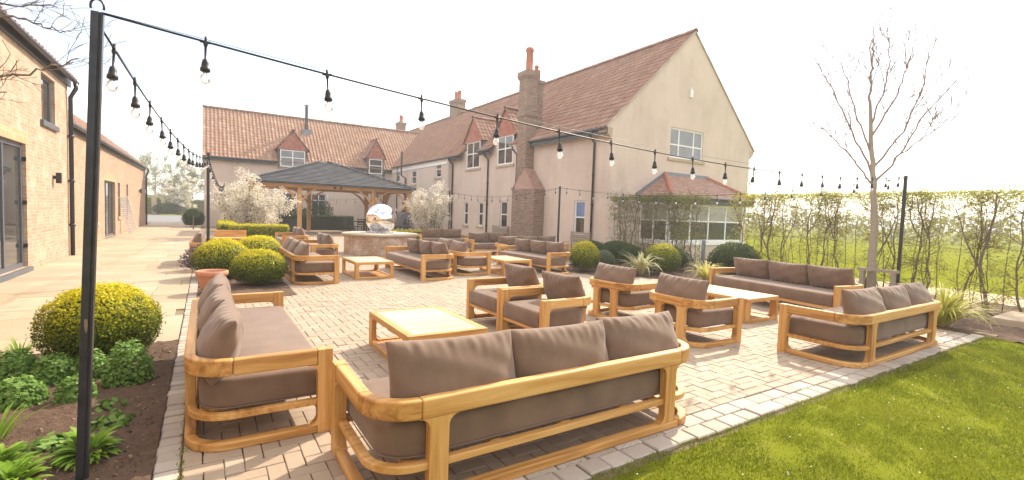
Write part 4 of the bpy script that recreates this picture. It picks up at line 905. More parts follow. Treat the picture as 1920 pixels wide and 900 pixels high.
# wooden benches along the wall
def wall_bench(x, y0, y1, label):
    t = thing('garden_bench', (x, y0, 0), label, 'bench', 'weathered benches by the house wall')
    mb = MB()
    for k in range(4): mb.box(x-.45+k*.11, y0, .42, x-.36+k*.11, y1, .45)
    mb.build('seat', 'bark_pale', t)
    mb = MB()
    for k in range(4): mb.box(x-.02, y0, .5+k*.1, x+.01, y1, .58+k*.1)
    mb.build('backrest', 'bark_pale', t)
    for y in (y0+.03, y1-.03):
        MB().box(x-.44, y-.025, 0, x-.39, y+.025, .42).build('leg', 'bark_pale', t); MB().box(x+.013, y-.025, 0, x+.06, y+.025, .9).build('leg', 'bark_pale', t)
wall_bench(13.2, 14.7, 15.9, 'weathered bench against the house wall under the open window'); wall_bench(13.2, 21.0, 22.6, 'weathered bench against the house wall left of the chimney')

# ------------------------------------------------------------------ light poles and festoon strings
GP = 'black posts carrying the string lights'
fp = thing('light_pole', (-.58, 3.42, 0), 'nearest tall black metal post at the left, slightly leaning and scuffed', 'pole', GP)
mb = MB(); mt = Matrix.Translation((-.58, 3.42, -.05)) @ Matrix(((1, 0, .036, 0), (0, 1, 0, 0), (0, 0, 1, 0), (0, 0, 0, 1)))
mb.prism([mt @ Vector((x, y, 0)) for x, y in ((-.026, -.026), (.008, -.026), (.008, -.019), (.015, -.019), (.015, -.026), (.026, -.026), (.026, .026), (-.026, .026))], mt.to_3x3() @ Vector((0, 0, 2.6)))
mb.build('post', 'postm', fp, bevel=.004)
tp = Vector((-.488, 3.42, 2.55))
mb = MB(); mb.tube([tp+Vector((.0+.028*math.cos(a), 0, .03+.04*math.sin(a))) for a in np.linspace(-.3, PI+.3, 12)], .006, 6); mb.build('hook', 'black', fp, smooth=True)
mb = MB()
z, w, h = .87, .008, .04; mb.prism([(-.58+.036*z+w*math.cos(a), 3.3925, z+h*math.sin(a)*(1+.3*math.sin(3*a))) for a in np.linspace(0, 2*PI, 11)[:-1]], (0, .0025, 0))
mb.build('scuffed_paint', 'scuff', fp)
def pole(x, y, h, label):
    t = thing('light_pole', (x, y, 0), label, 'pole', GP)
    MB().box(x-.028, y-.028, -.03, x+.028, y+.028, h).build('post', 'black', t, bevel=.006)
    MB().box(x-.032, y-.032, h, x+.032, y+.032, h+.012).build('cap', 'black', t)
pole(.04, 12.04, 2.6, 'black post behind the box balls beside the path'); pole(.77, 27, 2.6, 'thin black post in the left blossoming shrub')
pole(10.54, 22.48, 2.6, 'black post beside the blossoming shrub near the house wall'); pole(10.89, 13.84, 2.6, 'black post between chimney and open narrow window'); pole(12.2, 4.0, 2.6, 'black post in front of the bare hedge beside the bare tree')
sock = MB(); sock.lathe([(.007, .0), (.012, -.005), (.012, -.02), (.007, -.03), (.006, -.10), (.014, -.105), (.019, -.125), (.022, -.15), (.027, -.155), (.027, -.175), (.02, -.178)], (0, 0, 0), 12)
sock.box(-.006, -.006, -.01, .006, .006, .03); sock.tube([(-.03, 0, 0), (0, 0, -.004), (.03, 0, 0)], .009, 6)
so = sock.build('lamp_holder', 'rubber', smooth=True); bo = MB().lathe([(.012, -.176), (.014, -.186), (.024, -.2), (.0275, -.215), (.025, -.232), (.016, -.245), (.002, -.25)], (0, 0, 0), 14).build('bulb', 'bulb', so, smooth=True)
fil = MB(); fil.tube([(0, 0, -.178), (0, 0, -.205)], .003, 5); fil.tube([(-.008, 0, -.207), (-.004, 0, -.215), (0, 0, -.206), (.004, 0, -.215), (.008, 0, -.207)], .0016, 4); fo = fil.build('filament', 'white'); 
fo_me = fo.data; bpy.data.objects.remove(fo)
protos = [so, bo]
def festoon(label, segs, step, off=.35, sc=1.0, r=.0065):
    t = thing('string_lights', segs[0][0], label, 'string lights', 'festoon bulb strings'); mb = MB(); base = Vector(segs[0][0])
    for a, b, sag in segs:
        a, b = Vector(a), Vector(b); f = lambda q: a.lerp(b, q)+Vector((0, 0, -4*sag*q*(1-q)))
        k = 40; mb.tube([f(i/k)-base for i in range(k+1)], r*sc, 6)
        mb.tube([f(i/k)*.0+a.lerp(b, i/k)+Vector((0, 0, -4*sag*.82*(i/k)*(1-i/k)+.006))-base for i in range(k+1)], .0016, 4)
        n = int(((b-a).length-off)/step)+1; dd = (b-a).normalized()
        for i in range(n):
            q = (step*i+off)/(b-a).length; s_ = so.copy(); C.objects.link(s_); s_.parent = t; s_.location = f(q)-base; sl_ = rng.uniform(.94, 1.06)*sc; s_.scale = (sl_,)*3
            s_.rotation_euler = (rng.uniform(-.07, .07), rng.uniform(-.07, .07), math.atan2(dd.y, dd.x)+rng.uniform(-.1, .1))
            c_ = bo.copy(); C.objects.link(c_); c_.parent = s_
    mb.build('cable', 'rubber', t, world=False, smooth=True); return t
festoon('long bulb string crossing the view from near post to right hand post', [((-.47, 3.42, 2.55), (12.2, 4.0, 2.58), .30)], .695, .47)
festoon('bulb string running away along the path from the near post', [((-.488, 3.45, 2.5), (.04, 12.04, 2.55), .25), ((.04, 12.04, 2.55), (.77, 27, 2.58), .4)], .62)
festoon('bulb string along the house side between three far posts', [((10.54, 22.48, 2.56), (10.89, 13.84, 2.56), .3), ((10.89, 13.84, 2.56), (12.2, 4.0, 2.56), .33)], .62)
festoon('small bulb string hung inside the oak gazebo', [((2.2, 33.25, 2.5), (10.6, 33.25, 2.5), .45)], .6)
bpy.data.objects.remove(bo); bpy.data.objects.remove(so)

# ------------------------------------------------------------------ clipped box and bed plants
def ball_pts(c, rx, ry, rz, n, flat=0, lump=.06):
    d = rng.normal(0, 1, (n, 3)); d /= np.linalg.norm(d, axis=1, keepdims=True); d[:, 2] = np.where(d[:, 2] < -.75, -d[:, 2], d[:, 2])
    ph = rng.uniform(0, 6.28, 6)
    k = 1+lump*(np.sin(d[:, 0]*5+ph[0])*np.sin(d[:, 1]*5+ph[1])+np.sin(d[:, 2]*6+ph[2])*np.sin((d[:, 0]+d[:, 1])*7+ph[3]))*.6
    rad = k*(1-np.abs(rng.normal(0, .055, n))); rad = np.where(rng.uniform(0, 1, n) < .035, k*rng.uniform(1.0, 1.09, n), rad)
    return np.array(c)+d*rad[:, None]*np.array([rx, ry, rz]), d
def ball(name, x, y, rx, ry, rz, n, size, m, label, cat='shrub', group=None, top=.5, base=.2, cz=None, asp=.55):
    mb = MB(); cz = rz*.92 if cz is None else cz
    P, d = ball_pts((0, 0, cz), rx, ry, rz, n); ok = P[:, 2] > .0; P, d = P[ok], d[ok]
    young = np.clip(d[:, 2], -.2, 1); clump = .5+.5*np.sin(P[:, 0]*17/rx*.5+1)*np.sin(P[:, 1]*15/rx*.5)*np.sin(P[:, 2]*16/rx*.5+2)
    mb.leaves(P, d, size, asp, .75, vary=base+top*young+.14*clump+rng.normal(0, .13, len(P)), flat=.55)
    mb.cur = .05; prof = [(max(.001, .86*math.sin(a)), -.86*math.cos(a)) for a in np.linspace(.5, PI, 12)]  # dark core, shade inside the bush put into its colour
    mb.lathe([(r*rx, cz+z*rz) for r, z in prof], (0, 0, 0), 16, 1, ry/rx)
    o = mb.build(name, m); o.location = (x, y, 0); return tag(o, label, cat, group)
GBL = 'clipped round box balls'
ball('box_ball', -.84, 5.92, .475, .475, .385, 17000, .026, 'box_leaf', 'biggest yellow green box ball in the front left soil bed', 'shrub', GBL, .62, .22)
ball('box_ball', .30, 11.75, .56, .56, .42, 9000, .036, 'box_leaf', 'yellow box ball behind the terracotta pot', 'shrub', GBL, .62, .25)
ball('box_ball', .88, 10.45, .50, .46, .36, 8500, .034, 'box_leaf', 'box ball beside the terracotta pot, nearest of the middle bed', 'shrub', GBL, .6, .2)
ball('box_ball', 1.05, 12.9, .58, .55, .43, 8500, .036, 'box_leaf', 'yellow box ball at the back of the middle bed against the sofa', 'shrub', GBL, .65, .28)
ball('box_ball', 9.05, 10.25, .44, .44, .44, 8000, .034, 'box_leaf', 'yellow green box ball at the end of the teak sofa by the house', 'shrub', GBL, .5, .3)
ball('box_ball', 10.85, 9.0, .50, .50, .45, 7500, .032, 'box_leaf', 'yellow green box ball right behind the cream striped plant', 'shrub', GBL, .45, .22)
ball('round_shrub', 10.6, 11.6, .48, .48, .4, 5000, .04, 'box_dark', 'dark green round shrub left of the pleached screen', 'shrub', None, .45, .35)
ball('round_shrub', 9.85, 10.3, .32, .32, .3, 3000, .035, 'shrub_grey', 'small grey green shrub left of the cream striped plant', 'shrub', None, .35, .4)
ball('round_shrub', 11.3, 10.6, .42, .42, .36, 4000, .04, 'box_dark', 'low dark shrub behind the cream striped plant', 'shrub', None, .45, .4)
ball('round_shrub', 12.3, 7.75, .72, .66, .50, 8000, .045, 'box_dark', 'broad green shrub behind the long sofa in front of the bay', 'shrub', None, .5, .5)
ball('round_shrub', 12.0, 11.9, .6, .8, .38, 5000, .045, 'box_dark', 'low green shrub at the foot of the pleached screen left end', 'shrub', None, .4, .4)
ball('round_shrub', 12.0, 9.8, .5, .8, .38, 5000, .045, 'box_dark', 'low green shrub at the foot of the pleached screen right end', 'shrub', None, .4, .4)
ball('round_shrub', -.68, 37.5, .62, .62, .58, 4000, .075, 'box_dark', 'dark clipped shrub at the far end of the path beside the wing', 'shrub', None, .2, .15)
def hedge_box(x0, y0, x1, y1, h, n, size, label, m='box_leaf', top=.45, base=.3):
    mb = MB(); P = []; Nn = []
    A = [(0, (x1-x0)*(y1-y0)), (1, (x1-x0)*h), (2, (x1-x0)*h), (3, (y1-y0)*h), (4, (y1-y0)*h)]; tot = sum(a for _, a in A)
    for f, a in A:
        k = int(n*a/tot); u, v = rng.uniform(0, 1, k), rng.uniform(0, 1, k); w = rng.normal(0, .022, k)
        if f == 0: p = np.stack([x0+u*(x1-x0), y0+v*(y1-y0), h+w], 1); q = [0, 0, 1]
        elif f < 3: p = np.stack([x0+u*(x1-x0), (y0 if f == 1 else y1)+w, v*h], 1); q = [0, -1 if f == 1 else 1, .2]
        else: p = np.stack([(x0 if f == 3 else x1)+w, y0+u*(y1-y0), v*h], 1); q = [-1 if f == 3 else 1, 0, .2]
        P.append(p); Nn.append(np.tile(np.array(q, float), (k, 1)))
    P = np.concatenate(P); Nn = np.concatenate(Nn)
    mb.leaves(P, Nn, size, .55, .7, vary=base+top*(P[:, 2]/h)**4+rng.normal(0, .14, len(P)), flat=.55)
    mb.cur = .05; mb.box(x0+.05, y0+.05, 0, x1-.05, y1-.05, h-.05)  # dark core, inner shade of the hedge put into its colour
    return tag(mb.build('box_hedge', m), label, 'hedge')
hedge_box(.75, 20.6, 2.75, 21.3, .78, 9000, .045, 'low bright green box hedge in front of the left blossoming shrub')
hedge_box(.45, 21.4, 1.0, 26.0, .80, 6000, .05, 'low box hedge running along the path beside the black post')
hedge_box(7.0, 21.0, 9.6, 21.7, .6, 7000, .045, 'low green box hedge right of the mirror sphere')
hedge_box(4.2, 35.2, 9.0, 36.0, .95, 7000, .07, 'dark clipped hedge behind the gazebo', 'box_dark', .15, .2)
def mound(x, y, rx, rz, n, size, m, label, cat='plant', group=None, asp=.8):
    mb = MB(); d = rng.normal(0, 1, (n, 3)); d[:, 2] = np.abs(d[:, 2]); d /= np.linalg.norm(d, axis=1, keepdims=True)
    P = d*np.array([rx, rx, rz])*(1-np.abs(rng.normal(0, .10, n)))[:, None]*(1+.1*np.sin(d[:, :1]*6)*np.sin(d[:, 1:2]*7))
    mb.leaves(P, d+np.array([0, 0, .35]), size, asp, .3, vary=.3+.35*d[:, 2]+rng.normal(0, .2, n), flat=.35)
    for k in range(14):
        p = P[k*3]; mb.cur = .2; mb.tube([(p[0]*.2, p[1]*.2, 0), (p[0]*.7, p[1]*.7, p[2]*.6), tuple(p)], .004, 4)
    o = mb.build('leafy_mound', m); o.location = (x, y, 0); return tag(o, label, cat, group)
GMD = 'leafy geranium mounds in the front bed'
for x, y, rx, rz, lb in ((-1.38, 5.62, .19, .25, 'green leafy mound at the far left of the front bed'), (-1.08, 5.40, .165, .23, 'green leafy mound just left of the near black post, mid bed'), (-1.2, 4.93, .18, .2, 'green leafy mound at the left frame edge of the front bed'),
                         (-.84, 5.38, .135, .25, 'green leafy mound under the big box ball behind the post'), (-.56, 5.12, .18, .36, 'tallest green leafy mound right below the big box ball'), (-.84, 4.80, .125, .2, 'small green leafy mound beside the post nearest to bare soil')):
    mound(x, y, rx, rz, 1500, .033, 'mound', lb, 'plant', GMD)
mound(-.56, 4.2, .13, .05, 90, .06, 'mound', 'sparse creeping seedling on bare soil right of the post', 'plant', None, .7); mound(-.85, 3.98, .12, .05, 80, .06, 'mound', 'sparse creeping seedling on bare soil left of the post', 'plant', None, .7); mound(-.62, 4.55, .1, .05, 50, .05, 'mound', 'tiny seedling on the bare soil below the leafy mounds', 'plant', None, .7)
def strap(mb, x, y, n, L, w, arch, seed, z=0, up=.9, c=(.2, .9)):
    g = np.random.default_rng(seed)
    for k in range(n):
        a = g.uniform(0, 6.28); l = L*g.uniform(.55, 1.1); ar = arch*g.uniform(.5, 1.35); ww = w*g.uniform(.7, 1.2); e0 = g.uniform(.75, 1.45)
        d = Vector((math.cos(a), math.sin(a), 0)); s_ = Vector((-d.y, d.x, 0)); b = Vector((x, y, z))+d*g.uniform(0, .05); seg = 7; P = []; e = e0; p = b.copy()
        for i in range(seg+1):
            P.append(p.copy()); p = p+(d*math.cos(e)+Vector((0, 0, math.sin(e))))*l/seg; e -= ar/seg*(i+1)/seg*2
            
        vs = []
        for i, q in enumerate(P):
            t = i/seg; h = ww*(min(1, .5+2*t))*(1-t**2.2)*.5+.0006; vs += [q-s_*h, q+Vector((0, 0, -.25*h)), q+s_*h]
        mb.cur = g.uniform(*c); mb.add(vs, [(3*i+j, 3*i+j+1, 3*i+4+j, 3*i+3+j) for i in range(seg) for j in (0, 1)])
def strap_plant(name, x, y, n, L, w, arch, seed, m, label, group=None, c=(.2, .9)):
    mb = MB(); strap(mb, 0, 0, n, L, w, arch, seed, 0, .9, c); o = mb.build(name, m); o.location = (x, y, 0); return tag(o, label, 'plant', group)
strap_plant('strap_leaf_plant', 10.05, 9.05, 120, .95, .05, 2.0, 11, 'phorm', 'large cream striped arching strap leaved plant behind the armchairs', None, (.3, 1))
strap_plant('strap_leaf_plant', 10.75, 7.5, 100, .76, .036, 1.8, 12, 'phorm_green', 'yellow green strap leaved plant beside the long sofa left arm', None, (.5, 1))
strap_plant('strap_leaf_plant', 9.85, 2.62, 210, .88, .036, 1.7, 13, 'phorm_green', 'yellow green strap leaved clump at the corner of the lawn', None, (.3, 1))
strap_plant('grass_tuft', -1.5, 6.3, 120, .26, .007, 1.1, 14, 'lance', 'small grassy tuft left of the big box ball', None, (.4, 1))
def rosette(x, y, r, h, n, size, seed, label):
    g = np.random.default_rng(seed); mb = MB()
    for k in range(n):
        a = g.uniform(0, 6.28); t = math.sqrt(g.uniform(0, 1)); e = 1.35-.95*t+g.normal(0, .12); d = Vector((math.cos(a), math.sin(a), 0)); s_ = Vector((-d.y, d.x, 0))
        p = Vector((x*0, y*0, 0))+d*r*t*.55+Vector((0, 0, h*.35*(1-t))); L = size*g.uniform(.7, 1.15)*(1+.6*(1-t)); w = L*.19; ee = e; prev = p.copy(); vs = []
        for i in range(6):
            q = i/5; wd_ = w*(.35+1.9*q-2.15*q*q)*(1+.08*math.sin(9*q+k)); vs += [prev-s_*wd_+Vector((0, 0, wd_*.35)), prev.copy(), prev+s_*wd_+Vector((0, 0, wd_*.35))]
            prev = prev+(d*math.cos(ee)+Vector((0, 0, math.sin(ee))))*L/5; ee -= .20
        mb.cur = float(np.clip(g.normal(.55, .2), 0, 1)); mb.add(vs, [(3*i+j, 3*i+j+1, 3*i+4+j, 3*i+3+j) for i in range(5) for j in (0, 1)])
    o = mb.build('broad_leaf_plant', 'lance', smooth=True); o.location = (x, y, 0); return tag(o, label, 'plant', None)
rosette(-.60, 3.74, .15, .16, 120, .105, 15, 'bright green broad leaved plant at the foot of the near post')
rosette(-1.0, 3.74, .15, .16, 100, .105, 16, 'bright green broad leaved plant in the bottom left corner')
rosette(-.88, 3.52, .14, .14, 80, .10, 17, 'bright green broad leaved plant cut by the bottom frame edge')
strap_plant('blade_plant', -1.12, 4.25, 26, .36, .016, .8, 18, 'lance', 'thin upright bladed plant at the left frame edge', None, (.5, 1))
# purple leaved plants, terracotta pot
for x, y, lb in ((-.1, 13.1, 'purple leaved bush left of the yellow box balls beside the path'), (.75, 13.75, 'purple leaved bush behind the yellow box balls')):
    mb = MB(); n = 1600; d = rng.normal(0, 1, (n, 3)); d[:, 2] = np.abs(d[:, 2])+.3; d /= np.linalg.norm(d, axis=1, keepdims=True)
    mb.leaves(d*np.array([.42, .42, .55])*rng.uniform(.4, 1.05, (n, 1)), d, .09, .22, .3)
    o = mb.build('purple_bush', 'lav'); o.location = (x, y, 0); tag(o, lb, 'shrub')
tpz = thing('terracotta_pot', (.09, 9.75, 0), 'terracotta pot standing behind the left teak sofa', 'pot')
MB().lathe([(.001, 0), (.15, 0), (.2, .2), (.225, .30), (.245, .31), (.25, .35), (.245, .385), (.23, .39), (.215, .37), (.21, .3), (.001, .3)], (.09, 9.75, 0), 32).build('pot', 'terracotta', tpz, smooth=True)
MB().lathe([(.001, .33), (.205, .33), (.2, .31), (.001, .31)], (.09, 9.75, 0), 24).build('compost', 'soil', tpz)

# ------------------------------------------------------------------ trees
def twig(mb, p, d, l, r, depth, tips, g, kink=.22, split=3, up=.15, minr=.0025):
    n = max(3, int(l/.12)) if l < 1.2 else 9; P = [p.copy()]; q = p.copy(); dd = d.normalized()
    for i in range(n):
        dd = (dd+Vector(g.normal(0, kink, 3))+Vector((0, 0, up*.3))).normalized(); q = q+dd*l/n; P.append(q.copy())
    mb.cur = float(g.uniform(.1, .9)); mb.tube(P, [max(minr, r*(1-.75*i/n)) for i in range(n+1)], 5 if r > .012 else 3, False)
    tips += P[len(P)//2:]
    if depth > 0:
        for k in range(split):
            i = int(g.integers(max(1, n//4), n+1)); base = P[i]; t = (P[i]-P[i-1]).normalized(); s_ = Vector(g.normal(0, 1, 3)); s_ = (s_-t*s_.dot(t)).normalized()
            twig(mb, base, t*.75+s_*.7+Vector((0, 0, up)), l*g.uniform(.35, .6), max(minr, r*(1-.75*i/n)*.6), depth-1, tips, g, kink, split, up, minr)
def path_branch(mb, pts, r0, r1, tips, g, depth=2, split=7, l=.7, up=.25, minr=.003):
    P = [Vector(p) for p in pts]; S_ = []
    for i in range(len(P)-1):
        for k in range(6): S_.append(P[i].lerp(P[i+1], k/6)+Vector(g.normal(0, .012, 3))*(1 if i+k else 0))
    S_.append(P[-1]); n = len(S_); rr = [r0+(r1-r0)*(i/(n-1))**.8 for i in range(n)]
    mb.cur = .5; mb.tube(S_, rr, 7, False)
    for k in range(split):
        i = int(g.integers(n//4, n-1)); t = (S_[i+1]-S_[i]).normalized(); s_ = Vector(g.normal(0, 1, 3)); s_ = (s_-t*s_.dot(t)).normalized()
        twig(mb, S_[i], t*.8+s_*.55+Vector((0, 0, up)), l*g.uniform(.5, 1.1), rr[i]*.5, depth-1, tips, g, .16, 3, up, minr)
    tips += S_[n//2:]
# bare tree on the right
g = np.random.default_rng(21); TX_, TY_ = 12.05, 4.42
K_ = lambda p: (p[0]*.927, p[1]*.927, max(-.05, 1.55+(p[2]-1.55)*.927) if p[2] > .1 else -.05)
bt = thing('bare_tree', (TX_, TY_, 0), 'tall bare spring tree with pale trunk at the right, rising above the hedge', 'tree')
mb = MB(); tr_pts = [(13, 4.75, -.05), (13.0, 4.77, .8), (13.02, 4.80, 1.6), (13, 4.86, 2.5), (13.05, 4.98, 3.4), (13.05, 5.06, 4.3)]
S_ = []; P = [Vector(K_(p)) for p in tr_pts]
for i in range(len(P)-1):
    for k in range(5): S_.append(P[i].lerp(P[i+1], k/5)+Vector(g.normal(0, .008, 3)))
S_.append(P[-1]); mb.tube(S_, [.092-.06*(i/(len(S_)-1))**.9 for i in range(len(S_))], 12, False); mb.build('trunk', 'bark_pale', bt, smooth=True)
mb = MB(); tips = []
for pts, r0 in (([(13, 4.86, 2.45), (12.9, 5.25, 3.1), (12.7, 5.75, 3.75), (12.6, 6.1, 4.1)], .035), ([(13.02, 4.9, 2.7), (12.9, 5.3, 3.7), (12.7, 5.8, 4.9), (12.6, 6.1, 5.5)], .04),
                ([(13.05, 5.06, 4.3), (13.1, 5.12, 5.1), (13.1, 5.1, 5.7), (13.15, 5.15, 6.25)], .05), ([(13.03, 5.0, 3.6), (13.4, 4.75, 4.4), (13.6, 4.6, 5.2), (13.7, 4.5, 5.9)], .04),
                ([(13, 4.86, 2.5), (13.2, 4.45, 3.2), (13.3, 4.15, 4.0), (13.4, 3.65, 4.7)], .042), ([(13.02, 4.9, 2.9), (13.4, 4.5, 3.7), (13.5, 4.25, 4.7), (13.6, 4.2, 5.6)], .04),
                ([(13.04, 4.95, 3.2), (12.8, 5.2, 4.0), (12.7, 5.45, 5.0), (12.6, 5.6, 5.5)], .035), ([(13.05, 5.02, 3.9), (13.0, 4.8, 4.7), (13.1, 4.75, 5.3), (13.0, 4.8, 5.9)], .035), ([(13.2, 4.45, 3.2), (13.3, 4.0, 3.6), (13.3, 3.7, 3.9)], .022)):
    path_branch(mb, [K_(p) for p in pts], r0*.62, .008, tips, g, 2, 12, .9, .3, .0058)
mb.build('branches', 'bark_pink', bt)
mb = MB(); T = np.array([tuple(t) for t in tips]); ii = rng.integers(0, len(T), 500); mb.leaves(T[ii], rng.normal(0, 1, (500, 3)), .03, .6, .8); mb.build('leaves', 'hedge_leaf', bt)
# guard rail at its foot
gd = thing('tree_stake', (11.85, 4.3, 0), 'low wooden stake frame at the foot of the bare tree', 'stake')
MB().box(11.82, 4.48, 0, 11.9, 4.56, .60).build('stake', 'bark_pale', gd); MB().box(11.82, 3.93, 0, 11.9, 4.01, .60).build('stake', 'bark_pale', gd); MB().box(11.815, 3.88, .60, 11.905, 4.61, .66).build('crossbar', 'bark_pale', gd)
# bare branches coming in at the top left
g = np.random.default_rng(5)
lt = thing('garden_tree', (-2.25, 5.1, 0), 'bare budding tree whose twigs reach into the top left corner', 'tree')
mb = MB(); mb.tube([(-2.25, 5.1, -.05), (-2.2, 5.1, 1.0), (-2.15, 5.1, 2.0), (-2.2, 5.15, 3.4)], [.09, .075, .06, .03], 10); mb.build('trunk', 'bark', lt, smooth=True)
mb = MB(); tips = []
for pts in ([(-2.15, 5.1, 2.05), (-1.7, 5.1, 2.3), (-1.25, 5.1, 2.44), (-1.0, 5.1, 2.56), (-.84, 5.1, 2.66)], [(-2.17, 5.1, 2.6), (-1.7, 5.1, 2.82), (-1.3, 5.1, 2.9), (-1.05, 5.1, 2.86), (-.92, 5.1, 2.84)], [(-2.17, 5.1, 2.7), (-1.7, 5.15, 3.0), (-1.3, 5.2, 2.98), (-.98, 5.2, 3.05)],
            [(-2.15, 5.1, 1.95), (-1.6, 5.1, 2.2), (-1.25, 5.1, 2.33)]):
    path_branch(mb, pts, .015, .004, tips, g, 2, 10, .28, .1, .0022)
mb.build('branches', 'bark', lt)
# pleached hornbeam hedge
def hornbeam(seed, dense, m, nl):
    g = np.random.default_rng(seed); t = thing('hornbeam', (0, 0, 0), 'x', 'tree'); mb = MB(); tips = []; q = Vector((0, 0, -.05)); P = [q.copy()]; d = Vector((0, 0, 1)); fork = int(g.integers(5, 9))
    for i in range(13):
        d = (d*.6+Vector((g.normal(0, .16), g.normal(0, .2), .55))).normalized(); q = q+d*.19; P.append(q.copy())
    z1 = P[-1].z; P = [Vector((p.x-P[-1].x*.5*(p.z/z1), p.y-P[-1].y*.6*(p.z/z1), p.z*2.22/z1)) for p in P]
    r0 = g.uniform(.02, .034); mb.tube(P, [r0*(1-.6*i/13) for i in range(14)], 7, False); mb.cur = .4
    b0 = P[fork]; F = [b0]; dd = Vector((0, g.choice([-1, 1])*.5, 1))
    for i in range(6): dd = (dd+Vector((g.normal(0, .12), g.normal(0, .25), .3))).normalized(); F.append(F[-1]+dd*.2)
    F = [Vector((p.x, p.y, min(p.z, 2.25))) for p in F]; mb.tube(F, [r0*.6*(1-.6*i/6) for i in range(7)], 5, False)
    for k in range(3):                       # fine upright stems
        st = Vector((g.normal(0, .05), g.uniform(-.22, .22), -.03)); E = [st]
        for i in range(9): E.append(E[-1]+Vector((g.normal(0, .02), g.normal(0, .03), .235)))
        mb.tube(E, [.010-.0006*i for i in range(10)], 4, False); tips += E[3:9]
    for k in range(dense):
        i = int(g.integers(1, 14)); b = P[i] if k % 4 else F[int(g.integers(1, 7))]
        twig(mb, b, Vector((g.normal(0, .35), g.choice([-1, 1])*g.uniform(.4, 1), g.uniform(-.1, .8))), g.uniform(.2, .5), .0065, 1, tips, g, .28, 4, .05, .0026)
    mb.build('trunk', 'bark', t, world=False)
    T = np.array([tuple(p) for p in tips if p.z < 2.36]); ii = g.integers(0, len(T), nl); Q = T[ii]+g.normal(0, .035, (nl, 3))
    k = nl//3; top = np.stack([g.normal(0, .16, k), g.uniform(-.33, .33, k), 2.30-np.abs(g.normal(0, .11, k))], 1); Q = np.concatenate([Q, top])
    k = nl//5; Q = np.concatenate([Q, np.stack([g.normal(0, .13, k), g.uniform(-.3, .3, k), g.uniform(.15, 2.3, k)], 1)])
    Q[:, 2] = np.minimum(Q[:, 2], 2.34+g.normal(0, .02, len(Q)))
    mb = MB(); mb.leaves(Q, g.normal(0, 1, Q.shape)+np.array([0, 0, .4]), (.036 if m == 'hedge_leaf' else .036), .65, .8); mb.build('foliage', m, t, world=False)
    return t
def plant_hedge(protos, ys, x, label, group):
    for k, y in enumerate(ys):
        o = protos[k] if k < len(protos) else copy_tree(protos[k % len(protos)])
        o.location = (x+rng.normal(0, .05), y+rng.normal(0, .05), 0); o.rotation_euler = (0, 0, PI if (k//len(protos)) % 2 else 0)
        o['label'] = label; o['group'] = group
plant_hedge([hornbeam(30+i, 54, 'hedge_leaf', 1700) for i in range(5)], list(np.arange(.6, 7.9, .42)), 12.65, 'crooked bare trunk hornbeam with sparse yellow green leaves in the long hedge at right', 'hornbeams of the right hand hedge')
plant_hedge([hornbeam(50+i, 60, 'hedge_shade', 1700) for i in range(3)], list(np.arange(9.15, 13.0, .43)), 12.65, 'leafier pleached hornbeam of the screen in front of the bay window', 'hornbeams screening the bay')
MB_ = MB(); MB_.tube([(12.2, 8.67, 0), (12.2, 8.67, .98)], .055, 12); tag(MB_.build('grey_post', 'lead', smooth=False), 'short grey metal post in the gap of the hedge', 'post')
kb = MB(); kb.box(10.95, 1.75, -.02, 12.2, 2.3, .12); tag(kb.build('stone_kerb', 'flag', bevel=.02), 'low stone block at the right edge of the lawn', 'stone')
# blossoming shrubs
def blossom(name, x, y, rx, ry, h, n, size, seed, label, z0=.35, ns=16, cl=220):
    g = np.random.default_rng(seed); t = thing(name, (x, y, 0), label, 'shrub'); mb = MB(); ends = []
    for k in range(ns):
        a = g.uniform(0, 6.28); rr = math.sqrt(g.uniform(0, 1)); e = Vector((rx*rr*math.cos(a), ry*rr*math.sin(a), h*g.uniform(.55, 1)*(1-.25*rr))); b = Vector((e.x*.12, e.y*.12, -.03))
        mid = b.lerp(e, .5)+Vector(g.normal(0, .12, 3)); tp_ = []; P = [b, b.lerp(mid, .5)+Vector(g.normal(0, .04, 3)), mid, mid.lerp(e, .5)+Vector(g.normal(0, .08, 3)), e]
        path_branch(mb, P, .03, .006, tp_, g, 2, 7, .55*rx, .15, .004); ends += tp_
    mb.build('stems', 'bark', t, world=False)
    E_ = np.array([tuple(p) for p in ends if p.z > z0]); c = E_[g.integers(0, len(E_), cl)]+g.normal(0, .10, (cl, 3)); c[:, 2] = np.clip(c[:, 2], z0, h*1.02)
    cs = g.uniform(.03, .11, cl); w_ = cs**2/np.sum(cs**2); ii = g.choice(cl, n, p=w_); P = c[ii]+g.normal(0, 1, (n, 3))*cs[ii][:, None]
    mb = MB(); mb.leaves(P, g.normal(0, 1, (n, 3)), size, .6, .9); mb.build('blossom', 'petal', t, world=False)
    k = n//8; mb = MB(); mb.leaves(E_[g.integers(0, len(E_), k)]+g.normal(0, .06, (k, 3)), g.normal(0, 1, (k, 3)), size, .5, .9, (.3, .9)); mb.build('young_leaves', 'hedge_shade', t, world=False)
    return t
blossom('blossom_shrub', 1.75, 25.3, 1.5, 1.3, 3.0, 15000, .085, 61, 'large white blossoming shrub left of the gazebo behind the low hedge', .55, 20, 640)
blossom('blossom_shrub', 9.5, 22.3, 1.05, 1.0, 2.9, 11000, .075, 62, 'white blossoming shrub between gazebo and house wall', .5, 18, 480)
blossom('blossom_tree', -2.9, 74, 2.3, 1.8, 5.0, 12000, .16, 63, 'white blossoming small tree beyond the end of the path', 1.0, 16, 300)
